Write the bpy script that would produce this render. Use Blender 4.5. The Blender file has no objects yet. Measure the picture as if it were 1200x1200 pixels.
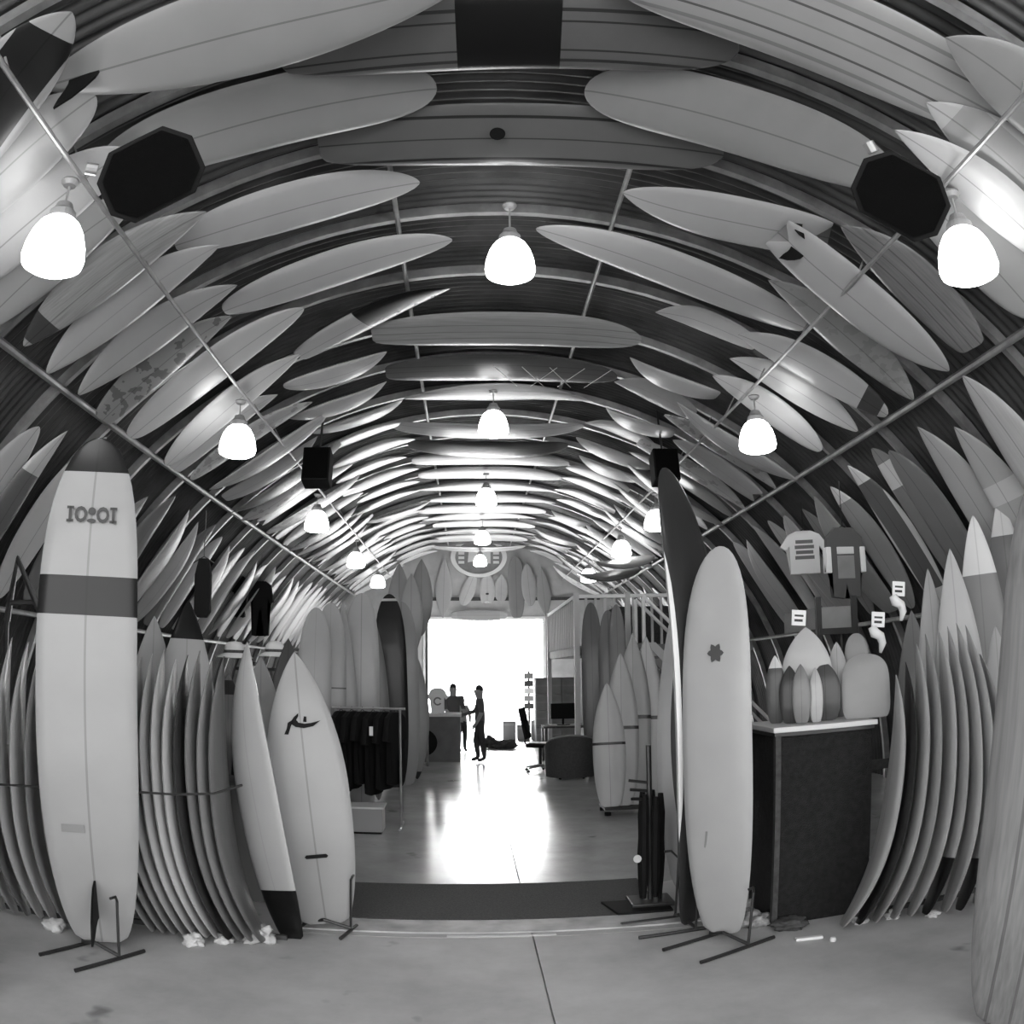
import bpy, bmesh, math, random
from mathutils import Vector, Matrix, noise
random.seed(7)
SC = bpy.context.scene
COL = SC.collection
PI = math.pi
R_ = math.radians

# ------------------------------------------------------------------ camera
H = 1.80                      # eye height
RAD = 5.7                     # radius of the arched hut, centre line at floor level
X0 = 0.28                     # the hut's axis lies a little to the right of the camera
FPX = 1000.0                  # equisolid fisheye focal length in pixels of the 1200 frame
YAW, PITCH, ROLL = R_(2.91), R_(10.6), R_(-0.56)
YEND = 26.0                   # far end wall
YNEAR = -0.4                  # open mouth of the hut just behind the camera


def ray(px, py):
    """direction through a pixel of the photograph"""
    dx, dy = px - 600.0, 600.0 - py
    c, s = math.cos(ROLL), math.sin(ROLL)
    dx, dy = dx * c - dy * s, dx * s + dy * c
    r = math.hypot(dx, dy) + 1e-9
    th = 2 * math.asin(r / (2 * FPX))
    v = (dx / r * math.sin(th), math.cos(th), dy / r * math.sin(th))
    c, s = math.cos(PITCH), math.sin(PITCH)
    v = (v[0], v[1] * c - v[2] * s, v[1] * s + v[2] * c)
    c, s = math.cos(YAW), math.sin(YAW)
    return Vector((v[0] * c + v[1] * s, -v[0] * s + v[1] * c, v[2]))


def on_floor(px, py, z=0.0):
    v = ray(px, py)
    return Vector((0, 0, H)) + v * ((z - H) / v.z)


def at_y(px, py, y):
    v = ray(px, py)
    return Vector((0, 0, H)) + v * (y / v.y)


def on_arch(px, py, r):
    v = ray(px, py)
    a = v.x * v.x + v.z * v.z
    b = -X0 * v.x + H * v.z
    c = X0 * X0 + H * H - r * r
    t = (-b + math.sqrt(b * b - a * c)) / a
    p = Vector((0, 0, H)) + v * t
    return math.degrees(math.atan2(p.x - X0, p.z)), p.y


cam_d = bpy.data.cameras.new('camera')
cam_d.type = 'PANO'
cam_d.sensor_fit = 'AUTO'
cam_d.sensor_width = 36.0
cam_d.sensor_height = 36.0
for tgt in (cam_d, getattr(cam_d, 'cycles', None)):
    if tgt is None:
        continue
    try:
        tgt.panorama_type = 'FISHEYE_EQUISOLID'
        tgt.fisheye_lens = FPX / 1200.0 * 36.0
        tgt.fisheye_fov = R_(200)
    except Exception:
        pass
cam_d.clip_end = 300
cam = bpy.data.objects.new('camera', cam_d)
COL.objects.link(cam)
fw = ray(600, 600).normalized()
up0 = ray(600, 590).normalized()
rt = fw.cross(up0).normalized()
up = rt.cross(fw).normalized()
M = Matrix((rt, up, -fw)).transposed().to_4x4()
M.translation = (0, 0, H)
cam.matrix_world = M
SC.camera = cam

# ------------------------------------------------------------------ world and exposure
W = bpy.data.worlds.new('hazy_sky')
SC.world = W
W.use_nodes = True
wn = W.node_tree.nodes
SKY = 1.45
SUN_EL = 30.0
skyt = wn.new('ShaderNodeTexSky')          # hazy sky with the sun beyond the far doorway, in black and white
skyt.sky_type = 'NISHITA'
skyt.sun_disc = False
skyt.sun_elevation = R_(SUN_EL)
skyt.sun_rotation = 0.0
skyt.dust_density = 4.0
skyt.air_density = 1.0
skybw = wn.new('ShaderNodeRGBToBW')
W.node_tree.links.new(skyt.outputs[0], skybw.inputs[0])
W.node_tree.links.new(skybw.outputs[0], wn['Background'].inputs[0])
wn['Background'].inputs[1].default_value = SKY
LAMP_E = 13.0
sun_d = bpy.data.lights.new('sun', 'SUN')
sun_d.energy = 60.0
sun_d.angle = R_(2.0)
sun = bpy.data.objects.new('sun', sun_d)
COL.objects.link(sun)
sun.rotation_euler = Vector((0, -math.cos(R_(SUN_EL)), -math.sin(R_(SUN_EL)))).to_track_quat('-Z', 'Y').to_euler()
SC.view_settings.view_transform = 'Standard'
SC.view_settings.look = 'None'
SC.view_settings.exposure = 0.0
SC.view_settings.gamma = 1.0
SC.view_settings.use_curve_mapping = False
try:
    SC.cycles.use_denoising = True
    SC.cycles.max_bounces = 8
    SC.cycles.diffuse_bounces = 5
    SC.cycles.sample_clamp_indirect = 6.0
except Exception:
    pass

# ------------------------------------------------------------------ materials
MATS = {}


def grey(name, v, rough=0.6, var=0.0, vscale=4.0, bump=0.0, bscale=40.0, metal=0.0, spec=0.5, coat=0.0, emit=0.0):
    if name in MATS:
        return MATS[name]
    m = bpy.data.materials.new(name)
    m.use_nodes = True
    nt = m.node_tree
    b = nt.nodes['Principled BSDF']
    b.inputs['Roughness'].default_value = rough
    b.inputs['Metallic'].default_value = metal
    b.inputs['Specular IOR Level'].default_value = spec
    b.inputs['Coat Weight'].default_value = coat
    b.inputs['Base Color'].default_value = (v, v, v, 1)
    tc = nt.nodes.new('ShaderNodeTexCoord')
    if var > 0:
        n = nt.nodes.new('ShaderNodeTexNoise')
        n.inputs['Scale'].default_value = vscale
        n.inputs['Detail'].default_value = 6
        nt.links.new(tc.outputs['Object'], n.inputs['Vector'])
        mr = nt.nodes.new('ShaderNodeMapRange')
        mr.inputs[1].default_value = 0.3
        mr.inputs[2].default_value = 0.7
        mr.inputs[3].default_value = v * (1 - var)
        mr.inputs[4].default_value = v * (1 + var)
        nt.links.new(n.outputs['Fac'], mr.inputs[0])
        nt.links.new(mr.outputs[0], b.inputs['Base Color'])
    if bump > 0:
        n2 = nt.nodes.new('ShaderNodeTexNoise')
        n2.inputs['Scale'].default_value = bscale
        n2.inputs['Detail'].default_value = 4
        nt.links.new(tc.outputs['Object'], n2.inputs['Vector'])
        bp = nt.nodes.new('ShaderNodeBump')
        bp.inputs['Strength'].default_value = bump
        bp.inputs['Distance'].default_value = 0.02
        nt.links.new(n2.outputs['Fac'], bp.inputs['Height'])
        nt.links.new(bp.outputs[0], b.inputs['Normal'])
    if emit > 0:
        b.inputs['Emission Color'].default_value = (1, 1, 1, 1)
        b.inputs['Emission Strength'].default_value = emit
    MATS[name] = m
    return m


def board_material():
    """fibreglass surfboard: shade, stringer and colour bands are read from the object's own properties"""
    m = bpy.data.materials.new('surfboard_fibreglass')
    m.use_nodes = True
    nt = m.node_tree
    L = nt.links.new
    b = nt.nodes['Principled BSDF']
    tc = nt.nodes.new('ShaderNodeTexCoord')
    sep = nt.nodes.new('ShaderNodeSeparateXYZ')
    L(tc.outputs['Generated'], sep.inputs[0])

    def attr(n):
        a = nt.nodes.new('ShaderNodeAttribute')
        a.attribute_type = 'OBJECT'
        a.attribute_name = n
        return a.outputs['Fac']

    def math_(op, a, c=None, d=None):
        n = nt.nodes.new('ShaderNodeMath')
        n.operation = op
        for i, s in enumerate((a, c, d)):
            if s is None:
                continue
            if isinstance(s, (int, float)):
                n.inputs[i].default_value = s
            else:
                L(s, n.inputs[i])
        return n.outputs[0]

    def mixf(f, a, c):
        # a + f*(c-a)
        return math_('ADD', a, math_('MULTIPLY', f, math_('SUBTRACT', c, a)))

    gx, gz = sep.outputs['X'], sep.outputs['Z']
    mid = math_('ABSOLUTE', math_('SUBTRACT', gx, 0.5))
    val = math_('MULTIPLY', attr('shade'), 0.64)      # one even factor darkens the tint of every board
    # faint mottling
    nz = nt.nodes.new('ShaderNodeTexNoise')
    nz.inputs['Scale'].default_value = 3.0
    nz.inputs['Detail'].default_value = 5
    L(tc.outputs['Object'], nz.inputs['Vector'])
    val = math_('MULTIPLY', val, math_('ADD', 0.90, math_('MULTIPLY', nz.outputs['Fac'], 0.2)))
    # wood grain along the length
    mp = nt.nodes.new('ShaderNodeMapping')
    mp.inputs['Scale'].default_value = (60, 60, 1.5)
    L(tc.outputs['Object'], mp.inputs[0])
    ng = nt.nodes.new('ShaderNodeTexNoise')
    ng.inputs['Scale'].default_value = 1.0
    L(mp.outputs[0], ng.inputs['Vector'])
    gr = math_('MULTIPLY', attr('grain'), math_('SUBTRACT', ng.outputs['Fac'], 0.5))
    val = math_('ADD', val, gr)
    # big dark painted blotches
    nb = nt.nodes.new('ShaderNodeTexNoise')
    nb.inputs['Scale'].default_value = 7.0
    L(tc.outputs['Object'], nb.inputs['Vector'])
    bl = math_('MULTIPLY', math_('GREATER_THAN', nb.outputs['Fac'], 0.55), attr('blotch'))
    val = mixf(bl, val, 0.04)
    # inset panel (darker or paler field inside the rails)
    inset = math_('MULTIPLY', math_('LESS_THAN', mid, 0.36), math_('GREATER_THAN', attr('inset'), 0.001))
    inset = math_('MULTIPLY', inset, math_('MULTIPLY', math_('GREATER_THAN', gz, 0.1), math_('LESS_THAN', gz, 0.86)))
    val = mixf(inset, val, attr('inset'))
    # bands
    for lo, hi, sh in (('b0', 'b1', 'bs'), ('c0', 'c1', 'cs')):
        f = math_('MULTIPLY', math_('GREATER_THAN', gz, attr(lo)), math_('LESS_THAN', gz, attr(hi)))
        val = mixf(f, val, attr(sh))
    # stringers
    s1 = math_('MULTIPLY', math_('LESS_THAN', mid, 0.011), attr('stringer'))
    val = mixf(s1, val, math_('MULTIPLY', val, 0.35))
    s2 = math_('LESS_THAN', math_('ABSOLUTE', math_('SUBTRACT', mid, 0.19)), 0.013)
    s2 = math_('MULTIPLY', s2, attr('lines'))
    val = mixf(s2, val, math_('MULTIPLY', val, 0.3))
    s3 = math_('LESS_THAN', math_('ABSOLUTE', math_('SUBTRACT', mid, 0.335)), 0.022)
    s3 = math_('MULTIPLY', s3, attr('wide'))
    val = mixf(s3, val, math_('MULTIPLY', val, 0.12))
    rl = math_('MULTIPLY', math_('GREATER_THAN', mid, 0.455), math_('GREATER_THAN', attr('rs'), 0.001))
    val = mixf(rl, val, attr('rs'))
    val = math_('MAXIMUM', val, 0.006)
    cb = nt.nodes.new('ShaderNodeCombineColor')
    for i in range(3):
        L(val, cb.inputs[i])
    L(cb.outputs[0], b.inputs['Base Color'])
    b.inputs['Roughness'].default_value = 0.32
    b.inputs['Coat Weight'].default_value = 0.08
    b.inputs['Specular IOR Level'].default_value = 0.22
    b.inputs['Coat Roughness'].default_value = 0.12
    return m


BOARD = board_material()
DEF = dict(shade=0.6, stringer=0.6, lines=0.0, wide=0.0, grain=0.0, blotch=0.0, inset=0.0, rs=0.0,
           b0=2.0, b1=2.0, bs=0.0, c0=2.0, c1=2.0, cs=0.0)
BLACK = grey('black_plastic', 0.005, 0.6, spec=.12)
BLACKM = grey('black_metal', 0.02, 0.4)
RUBBER = grey('black_neoprene', 0.008, 0.8, spec=0.2)
STEEL = grey('galvanised_steel', 0.32, 0.45, var=0.25, vscale=6, metal=0.6)
WHITE = grey('white_paint', 0.75, 0.5)
PALE = grey('pale_card', 0.6, 0.7)
DARK = grey('dark_grey_cloth', 0.05, 0.9, var=0.3, vscale=30)
MID = grey('mid_grey', 0.22, 0.6, var=0.15)

# ------------------------------------------------------------------ helpers


def setp(o, label=None, cat=None, group=None, kind=None):
    if label:
        o['label'] = label
    if cat:
        o['category'] = cat
    if group:
        o['group'] = group
    if kind:
        o['kind'] = kind
    return o


def link(name, me, mat=None, parent=None):
    o = bpy.data.objects.new(name, me)
    COL.objects.link(o)
    if mat is not None and me is not None:
        if len(me.materials) == 0:
            me.materials.append(mat)
    if parent:
        o.parent = parent
    return o


def empty(name, loc, label, cat, group=None, rz=0.0):
    o = bpy.data.objects.new(name, None)
    COL.objects.link(o)
    o.location = loc
    o.rotation_euler = (0, 0, rz)
    o.empty_display_size = 0.1
    return setp(o, label, cat, group)


class MB:
    def __init__(self):
        self.v, self.f = [], []

    def add(self, vs, fs):
        n = len(self.v)
        self.v += [tuple(p) for p in vs]
        self.f += [tuple(i + n for i in q) for q in fs]
        return self

    def box(self, lo, hi, mat=None):
        x0, y0, z0 = lo
        x1, y1, z1 = hi
        vs = [Vector(p) for p in ((x0, y0, z0), (x1, y0, z0), (x1, y1, z0), (x0, y1, z0), (x0, y0, z1), (x1, y0, z1), (x1, y1, z1), (x0, y1, z1))]
        if mat is not None:
            vs = [mat @ p for p in vs]
        return self.add(vs, [(0, 3, 2, 1), (4, 5, 6, 7), (0, 1, 5, 4), (1, 2, 6, 5), (2, 3, 7, 6), (3, 0, 4, 7)])

    def tube(self, pts, r, n=8, r1=None, cap=True):
        pts = [Vector(p) for p in pts]
        rings = []
        ref = None
        for i, p in enumerate(pts):
            d = (pts[min(i + 1, len(pts) - 1)] - pts[max(i - 1, 0)]).normalized()
            if ref is None:
                ref = d.orthogonal().normalized()
            ref = (ref - d * ref.dot(d)).normalized()
            w = d.cross(ref)
            rr = r[i] if isinstance(r, (list, tuple)) else r
            rings.append([p + (ref * math.cos(2 * PI * k / n) + w * math.sin(2 * PI * k / n)) * rr for k in range(n)])
        vs = [q for rg in rings for q in rg]
        fs = []
        for i in range(len(rings) - 1):
            for k in range(n):
                a, b2 = i * n + k, i * n + (k + 1) % n
                fs.append((a, b2, b2 + n, a + n))
        if cap:
            fs.append(tuple(range(n - 1, -1, -1)))
            fs.append(tuple(range((len(rings) - 1) * n, len(rings) * n)))
        return self.add(vs, fs)

    def lathe(self, prof, n=24, c=(0, 0, 0), cap=False):
        vs, fs = [], []
        for (r, z) in prof:
            for k in range(n):
                a = 2 * PI * k / n
                vs.append((c[0] + r * math.cos(a), c[1] + r * math.sin(a), c[2] + z))
        for i in range(len(prof) - 1):
            for k in range(n):
                a, b2 = i * n + k, i * n + (k + 1) % n
                fs.append((a, b2, b2 + n, a + n))
        if cap:
            fs.append(tuple(range(n - 1, -1, -1)))
            fs.append(tuple(range((len(prof) - 1) * n, len(prof) * n)))
        return self.add(vs, fs)

    def prism(self, poly, d0, d1, axes='xz', mat=None):
        """polygon in a plane, extruded along the third axis from d0 to d1"""
        def mk(p, d):
            q = {'xz': (p[0], d, p[1]), 'xy': (p[0], p[1], d), 'yz': (d, p[0], p[1])}[axes]
            q = Vector(q)
            return mat @ q if mat is not None else q
        n = len(poly)
        vs = [mk(p, d0) for p in poly] + [mk(p, d1) for p in poly]
        fs = [tuple(range(n)), tuple(range(2 * n - 1, n - 1, -1))]
        for k in range(n):
            j = (k + 1) % n
            fs.append((k, k + n, j + n, j))
        return self.add(vs, fs)

    def mesh(self, name, smooth=False, mat=None, bevel=0.0):
        me = bpy.data.meshes.new(name)
        me.from_pydata(self.v, [], self.f)
        bm = bmesh.new()
        bm.from_mesh(me)
        bmesh.ops.recalc_face_normals(bm, faces=bm.faces)
        if bevel > 0:
            bmesh.ops.bevel(bm, geom=list(bm.edges), offset=bevel, segments=2, affect='EDGES', profile=0.6)
        bm.to_mesh(me)
        bm.free()
        if smooth:
            me.polygons.foreach_set('use_smooth', [True] * len(me.polygons))
        if mat:
            me.materials.append(mat)
        return me

    def obj(self, name, mat, parent=None, smooth=False, bevel=0.0, local=True):
        return link(name, self.mesh(name, smooth, mat, bevel), None, parent)


def shift_smooth(me, deg=40):
    try:
        me.set_sharp_from_angle(angle=R_(deg))
    except Exception:
        pass


# ------------------------------------------------------------------ the hut: shell, ribs, purlins, walls, floor
def arc(ang, y, r):
    a = R_(ang)
    return Vector((X0 + r * math.sin(a), y, r * math.cos(a)))


def build_shell():
    pitch, per = 0.10, 6
    n = int((YEND - YNEAR) / pitch * per)
    na = 60
    vs, fs = [], []
    for i in range(n + 1):
        y = YNEAR + (YEND - YNEAR) * i / n
        rr = RAD + 0.03 + 0.018 * math.sin(2 * PI * (y / pitch))
        for k in range(na + 1):
            a = -PI / 2 + PI * k / na
            vs.append((X0 + rr * math.sin(a), y, rr * math.cos(a)))
    for i in range(n):
        for k in range(na):
            a = i * (na + 1) + k
            fs.append((a, a + 1, a + na + 2, a + na + 1))
    # outer skin closes the sheet
    m = MB()
    m.add(vs, fs)
    for k in range(na):
        pass
    me = bpy.data.meshes.new('ceiling')
    me.from_pydata(m.v, [], m.f)
    me.polygons.foreach_set('use_smooth', [True] * len(me.polygons))
    me.materials.append(grey('corrugated_iron', 0.06, 0.5, var=0.35, vscale=2.5, metal=0.25))
    o = link('ceiling', me)
    setp(o, 'arched corrugated iron roof of the hut', 'roof', kind='structure')
    return o


ceiling = build_shell()


def arc_bar(y, r, w, d, a0=-90, a1=90, n=60):
    vs, fs = [], []
    for k in range(n + 1):
        a = a0 + (a1 - a0) * k / n
        for (dr, dy) in ((0, -w / 2), (0, w / 2), (d, w / 2), (d, -w / 2)):
            vs.append(arc(a, y + dy, r - dr))
    for k in range(n):
        b = k * 4
        for j in range(4):
            fs.append((b + j, b + (j + 1) % 4, b + 4 + (j + 1) % 4, b + 4 + j))
    fs += [(0, 1, 2, 3), (n * 4 + 3, n * 4 + 2, n * 4 + 1, n * 4)]
    return MB().add(vs, fs)


rib_mesh = arc_bar(0, RAD, 0.06, 0.09).mesh('rib', False, STEEL)
RIBS = [5.21 + 1.19 * k for k in range(-6, 18)]
for y in RIBS:
    o = link('rib', rib_mesh, None, ceiling)
    o.location.y = y


def line_at(phi, r):
    """a line running along the hut seen from the camera at angle phi from the vertical: its x, z at radius r"""
    s, c = math.sin(R_(phi)), math.cos(R_(phi))
    b = -X0 * s + H * c
    cc = X0 * X0 + H * H - r * r
    t = -b + math.sqrt(b * b - cc)
    return t * s, H + t * c


for phi, r, rad_ in ((-57.3, RAD - .16, .035), (60.9, RAD - .16, .035), (-40.3, RAD - .50, .017), (46.1, RAD - .50, .017), (-9.6, RAD - .13, .022), (18.1, RAD - .13, .022)):
    x, z = line_at(phi, r)
    m = MB().tube([(x, YNEAR + .1, z), (x, YEND - .1, z)], rad_, 8)
    m.obj('purlin', STEEL, ceiling)
# drop rods that carry the two thin rails under the boards
for phi in (-40.3, 46.1):
    x, z = line_at(phi, RAD - .5)
    a = math.atan2(x - X0, z)
    for y in RIBS[3:]:
        MB().tube([(x, y, z), (X0 + (RAD - .05) * math.sin(a), y, (RAD - .05) * math.cos(a))], .008, 6).obj('hanger_rod', STEEL, ceiling)
for sgn in (-1, 1):
    m = MB().tube([arc(sgn * 66, YNEAR + .1, RAD - .2), arc(sgn * 66, YEND - .1, RAD - .2)], .03, 8)
    m.obj('purlin', STEEL, ceiling)


def end_wall(name, y, thick, door, mat, label):
    """half-round wall with a door opening (x0, x1, top)"""
    x0, x1, zt = door
    m = MB()
    rr = RAD + .05
    n = 160
    # columns of the wall, split by the door
    xs = sorted(set([X0 - rr * math.cos(PI * i / n) for i in range(n + 1)] + [x0, x1]))
    for a, b in zip(xs[:-1], xs[1:]):
        za = math.sqrt(max(0, rr * rr - (a - X0) ** 2))
        zb = math.sqrt(max(0, rr * rr - (b - X0) ** 2))
        zlo = zt if (a >= x0 - 1e-6 and b <= x1 + 1e-6) else 0.0
        vs = [(a, y, zlo), (b, y, zlo), (b, y, zb), (a, y, za), (a, y + thick, zlo), (b, y + thick, zlo), (b, y + thick, zb), (a, y + thick, za)]
        m.add(vs, [(0, 1, 2, 3), (7, 6, 5, 4), (0, 4, 5, 1), (1, 5, 6, 2), (3, 2, 6, 7), (0, 3, 7, 4)])
    o = m.obj(name, mat)
    return setp(o, label, 'wall', kind='structure')


WALLM = grey('painted_board_wall', 0.42, 0.8, var=0.12, vscale=3)
dl, dr = at_y(499, 726, YEND), at_y(636, 726, YEND)
DOOR = (dl.x, dr.x, dl.z)
wall_far = end_wall('wall_back', YEND, .15, DOOR, WALLM, 'pale end wall with the wide open doorway')
# door frame of the far opening
m = MB()
m.box((DOOR[0] - .08, YEND - .04, 0), (DOOR[0], YEND + .16, DOOR[2] + .08))
m.box((DOOR[1], YEND - .04, 0), (DOOR[1] + .08, YEND + .16, DOOR[2] + .08))
m.box((DOOR[0], YEND - .04, DOOR[2]), (DOOR[1], YEND + .16, DOOR[2] + .08))
m.obj('door_frame', WHITE, wall_far)
# horizontal rail on the end wall seen between its boards
z = at_y(480, 702, YEND).z
MB().box((-2.3, YEND - .06, z - .05), (4.0, YEND - .003, z + .05)).obj('wall_batten', DARK, wall_far)


def floor_material():
    m = bpy.data.materials.new('worn_polished_concrete')
    m.use_nodes = True
    nt = m.node_tree
    L = nt.links.new
    b = nt.nodes['Principled BSDF']
    tc = nt.nodes.new('ShaderNodeTexCoord')
    sep = nt.nodes.new('ShaderNodeSeparateXYZ')
    L(tc.outputs['Object'], sep.inputs[0])
    n = nt.nodes.new('ShaderNodeTexNoise')
    n.inputs['Scale'].default_value = 1.3
    n.inputs['Detail'].default_value = 9
    n.inputs['Roughness'].default_value = .65
    L(tc.outputs['Object'], n.inputs['Vector'])
    cr = nt.nodes.new('ShaderNodeValToRGB')
    cr.color_ramp.elements[0].position = .32
    cr.color_ramp.elements[0].color = (.36, .36, .36, 1)
    cr.color_ramp.elements[1].position = .68
    cr.color_ramp.elements[1].color = (.52, .52, .52, 1)
    L(n.outputs['Fac'], cr.inputs[0])
    n3 = nt.nodes.new('ShaderNodeTexNoise')
    n3.inputs['Scale'].default_value = 2.3
    n3.inputs['Detail'].default_value = 3
    L(tc.outputs['Object'], n3.inputs['Vector'])
    st = nt.nodes.new('ShaderNodeMapRange')       # dark oil stains
    st.inputs[1].default_value = .66
    st.inputs[2].default_value = .74
    st.inputs[3].default_value = 1.0
    st.inputs[4].default_value = .45
    L(n3.outputs['Fac'], st.inputs[0])
    mul = nt.nodes.new('ShaderNodeMixRGB')
    mul.blend_type = 'MULTIPLY'
    mul.inputs[0].default_value = 1
    L(cr.outputs[0], mul.inputs[1])
    L(st.outputs[0], mul.inputs[2])
    L(mul.outputs[0], b.inputs['Base Color'])
    # the hall floor is sealed and polished, the entrance slab is bare
    rr = nt.nodes.new('ShaderNodeMapRange')
    rr.inputs[1].default_value = 5.6
    rr.inputs[2].default_value = 6.9
    rr.inputs[3].default_value = .62
    rr.inputs[4].default_value = .20
    L(sep.outputs['Y'], rr.inputs[0])
    n2 = nt.nodes.new('ShaderNodeTexNoise')
    n2.inputs['Scale'].default_value = 5
    n2.inputs['Detail'].default_value = 6
    L(tc.outputs['Object'], n2.inputs['Vector'])
    ad = nt.nodes.new('ShaderNodeMath')
    ad.operation = 'MULTIPLY_ADD'
    L(n2.outputs['Fac'], ad.inputs[0])
    ad.inputs[1].default_value = .06
    L(rr.outputs[0], ad.inputs[2])
    L(ad.outputs[0], b.inputs['Roughness'])
    bp = nt.nodes.new('ShaderNodeBump')
    bp.inputs['Strength'].default_value = .02
    bp.inputs['Distance'].default_value = .01
    L(n2.outputs['Fac'], bp.inputs['Height'])
    L(bp.outputs[0], b.inputs['Normal'])
    return m


FLOORM = floor_material()
m = MB()
# slabs with open joints between them
jx = on_floor(603, 1010).x
xs = [X0 - RAD - .1, jx - 4.0, jx, jx + 4.0, X0 + RAD + .1]
ys = [YNEAR - .2, 5.45, 11.5, 17.0, 22.0, YEND + .3]
g = .006
for a, b in zip(xs[:-1], xs[1:]):
    for c, d in zip(ys[:-1], ys[1:]):
        m.box((a + g, c + g, -.12), (b - g, d - g, 0))
m.box((xs[0], ys[0], -.14), (xs[-1], ys[-1], -.02))
floor = m.obj('floor', FLOORM)
setp(floor, 'worn concrete floor, polished along the hall', 'floor', kind='structure')
g_out = MB().box((-300, YEND + .31, -.15), (300, YEND + 900, -.02)).obj('ground', grey('sunlit_yard', .5, .9, var=.1))
setp(g_out, 'pale yard outside the far doorway', 'ground', kind='structure')
g_in = MB().box((-40, YNEAR - 60, -.15), (40, YNEAR - .21, -.02)).obj('ground', MATS['sunlit_yard'])
setp(g_in, 'pale forecourt behind the camera', 'ground', kind='structure')

# carpet runner and threshold
cy0, cy1 = on_floor(600, 1079).y, on_floor(600, 1037).y
m = MB()
m.box((-1.25, cy0, .001), (1.35, cy1, .014))
mat_o = m.obj('carpet_runner', grey('grey_carpet', .075, .95, var=.25, vscale=60, bump=.6, bscale=300))
setp(mat_o, 'flat dark grey carpet runner lying across the aisle', 'carpet')
thr = MB().box((-1.3, cy0 - .30, .0005), (1.9, cy0 - .012, .012)).obj('trim_1', grey('worn_pale_threshold', .42, .6, var=.3, vscale=5))
setp(thr, 'pale worn threshold strip in front of the carpet runner', 'threshold', kind='structure')
c = on_floor(588, 1097)
tape = MB().box((c.x - .36, c.y - .02, .0005), (c.x + .36, c.y + .02, .003)).obj('floor_tape', WHITE)
setp(tape, 'short white strip of tape on the bare concrete before the threshold', 'tape')

# ------------------------------------------------------------------ surfboards
def smooth01(t):
    t = max(0.0, min(1.0, t))
    return t * t * (3 - 2 * t)


def board_mesh(name, L, Wd, T, nose=(2.0, .8), tail=(2.2, .6), tw=.35, wp=.48, rock=(.11, .05), swallow=0.0, ns=30, nc=16):
    """a shaped surfboard: length along +z from tail (0) to nose (L), width along x, deck towards +y"""
    # denser samples at the ends
    ss = [0.5 - 0.5 * math.cos(PI * i / (ns - 1)) for i in range(ns)]
    vs, fs = [], []
    end_c = rock[1] * 1.0
    for i, s in enumerate(ss):
        if s >= wp:
            t = (s - wp) / (1 - wp)
            f = max(0.0, 1 - t ** nose[0]) ** nose[1]
        else:
            t = (wp - s) / wp
            f = tw + (1 - tw) * max(0.0, 1 - t ** tail[0]) ** tail[1]
            if s < .012:
                f *= .80 + .2 * (s / .012)
        w = max(.002, Wd / 2 * f)
        th = T * (0.10 + 0.90 * (1 - abs(2 * s - 0.96) ** 3.2)) if abs(2 * s - .96) < 1 else T * .1
        th = max(T * .10, th)
        th = min(th, w * 1.6 + .004)
        rk = rock[0] * max(0, (s - .5) / .5) ** 2.4 + rock[1] * max(0, (.5 - s) / .5) ** 2.4
        rk -= rock[1] * (1 - s) + rock[0] * s
        for k in range(nc):
            a = 2 * PI * k / nc
            ca, sa = math.cos(a), math.sin(a)
            x = w * math.copysign(abs(ca) ** .75, ca)
            y = th * (.56 if sa > 0 else .44) * math.copysign(abs(sa) ** .85, sa)
            z = L * s
            if swallow > 0 and s < .2:
                u = abs(x) / (Wd / 2)
                z += swallow * max(0, 1 - u / max(tw, .2)) * (1 - s / .2)
            vs.append((x, y + rk, z))
    for i in range(ns - 1):
        for k in range(nc):
            a, b = i * nc + k, i * nc + (k + 1) % nc
            fs.append((a, b, b + nc, a + nc))
    # caps
    for i, rev in ((0, True), (ns - 1, False)):
        idx = list(range(i * nc, (i + 1) * nc))
        fs.append(tuple(idx[::-1] if rev else idx))
    me = MB().add(vs, fs).mesh(name, True, BOARD)
    shift_smooth(me, 60)
    return me


PROTO = {}


def proto(kind):
    if kind not in PROTO:
        d = dict(
            longboard=dict(L=2.9, Wd=.57, T=.075, nose=(3.8, .5), tail=(2.6, .6), tw=.42, rock=(.12, .07)),
            egg=dict(L=2.2, Wd=.54, T=.07, nose=(2.2, .6), tail=(2.2, .55), tw=.2, rock=(.09, .04)),
            shortboard=dict(L=1.9, Wd=.49, T=.06, nose=(2.0, .85), tail=(2.4, .7), tw=.5, rock=(.12, .05)),
            pintail=dict(L=2.2, Wd=.50, T=.062, nose=(1.9, .85), tail=(1.9, .8), tw=.06, rock=(.12, .06)),
            roundpin=dict(L=2.0, Wd=.50, T=.062, nose=(2.1, .75), tail=(2.1, .6), tw=.12, rock=(.10, .05)),
            fish=dict(L=1.75, Wd=.53, T=.062, nose=(2.1, .7), tail=(2.8, .7), tw=.62, rock=(.07, .03), swallow=.13),
            gun=dict(L=2.7, Wd=.50, T=.07, nose=(1.7, .9), tail=(1.7, .85), tw=.04, rock=(.16, .08)),
            thick=dict(L=2.6, Wd=.55, T=.11, nose=(2.3, .6), tail=(2.3, .6), tw=.2, rock=(.10, .06)),
            rackboard=dict(L=1.9, Wd=.48, T=.062, nose=(2.0, .8), tail=(2.4, .7), tw=.45, rock=(.09, .17)),
            body=dict(L=1.0, Wd=.52, T=.055, nose=(5.0, .5), tail=(3, .6), tw=.78, wp=.3, rock=(.03, .01)),
        )[kind]
        PROTO[kind] = (board_mesh(kind, **d), d)
    return PROTO[kind]


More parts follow.
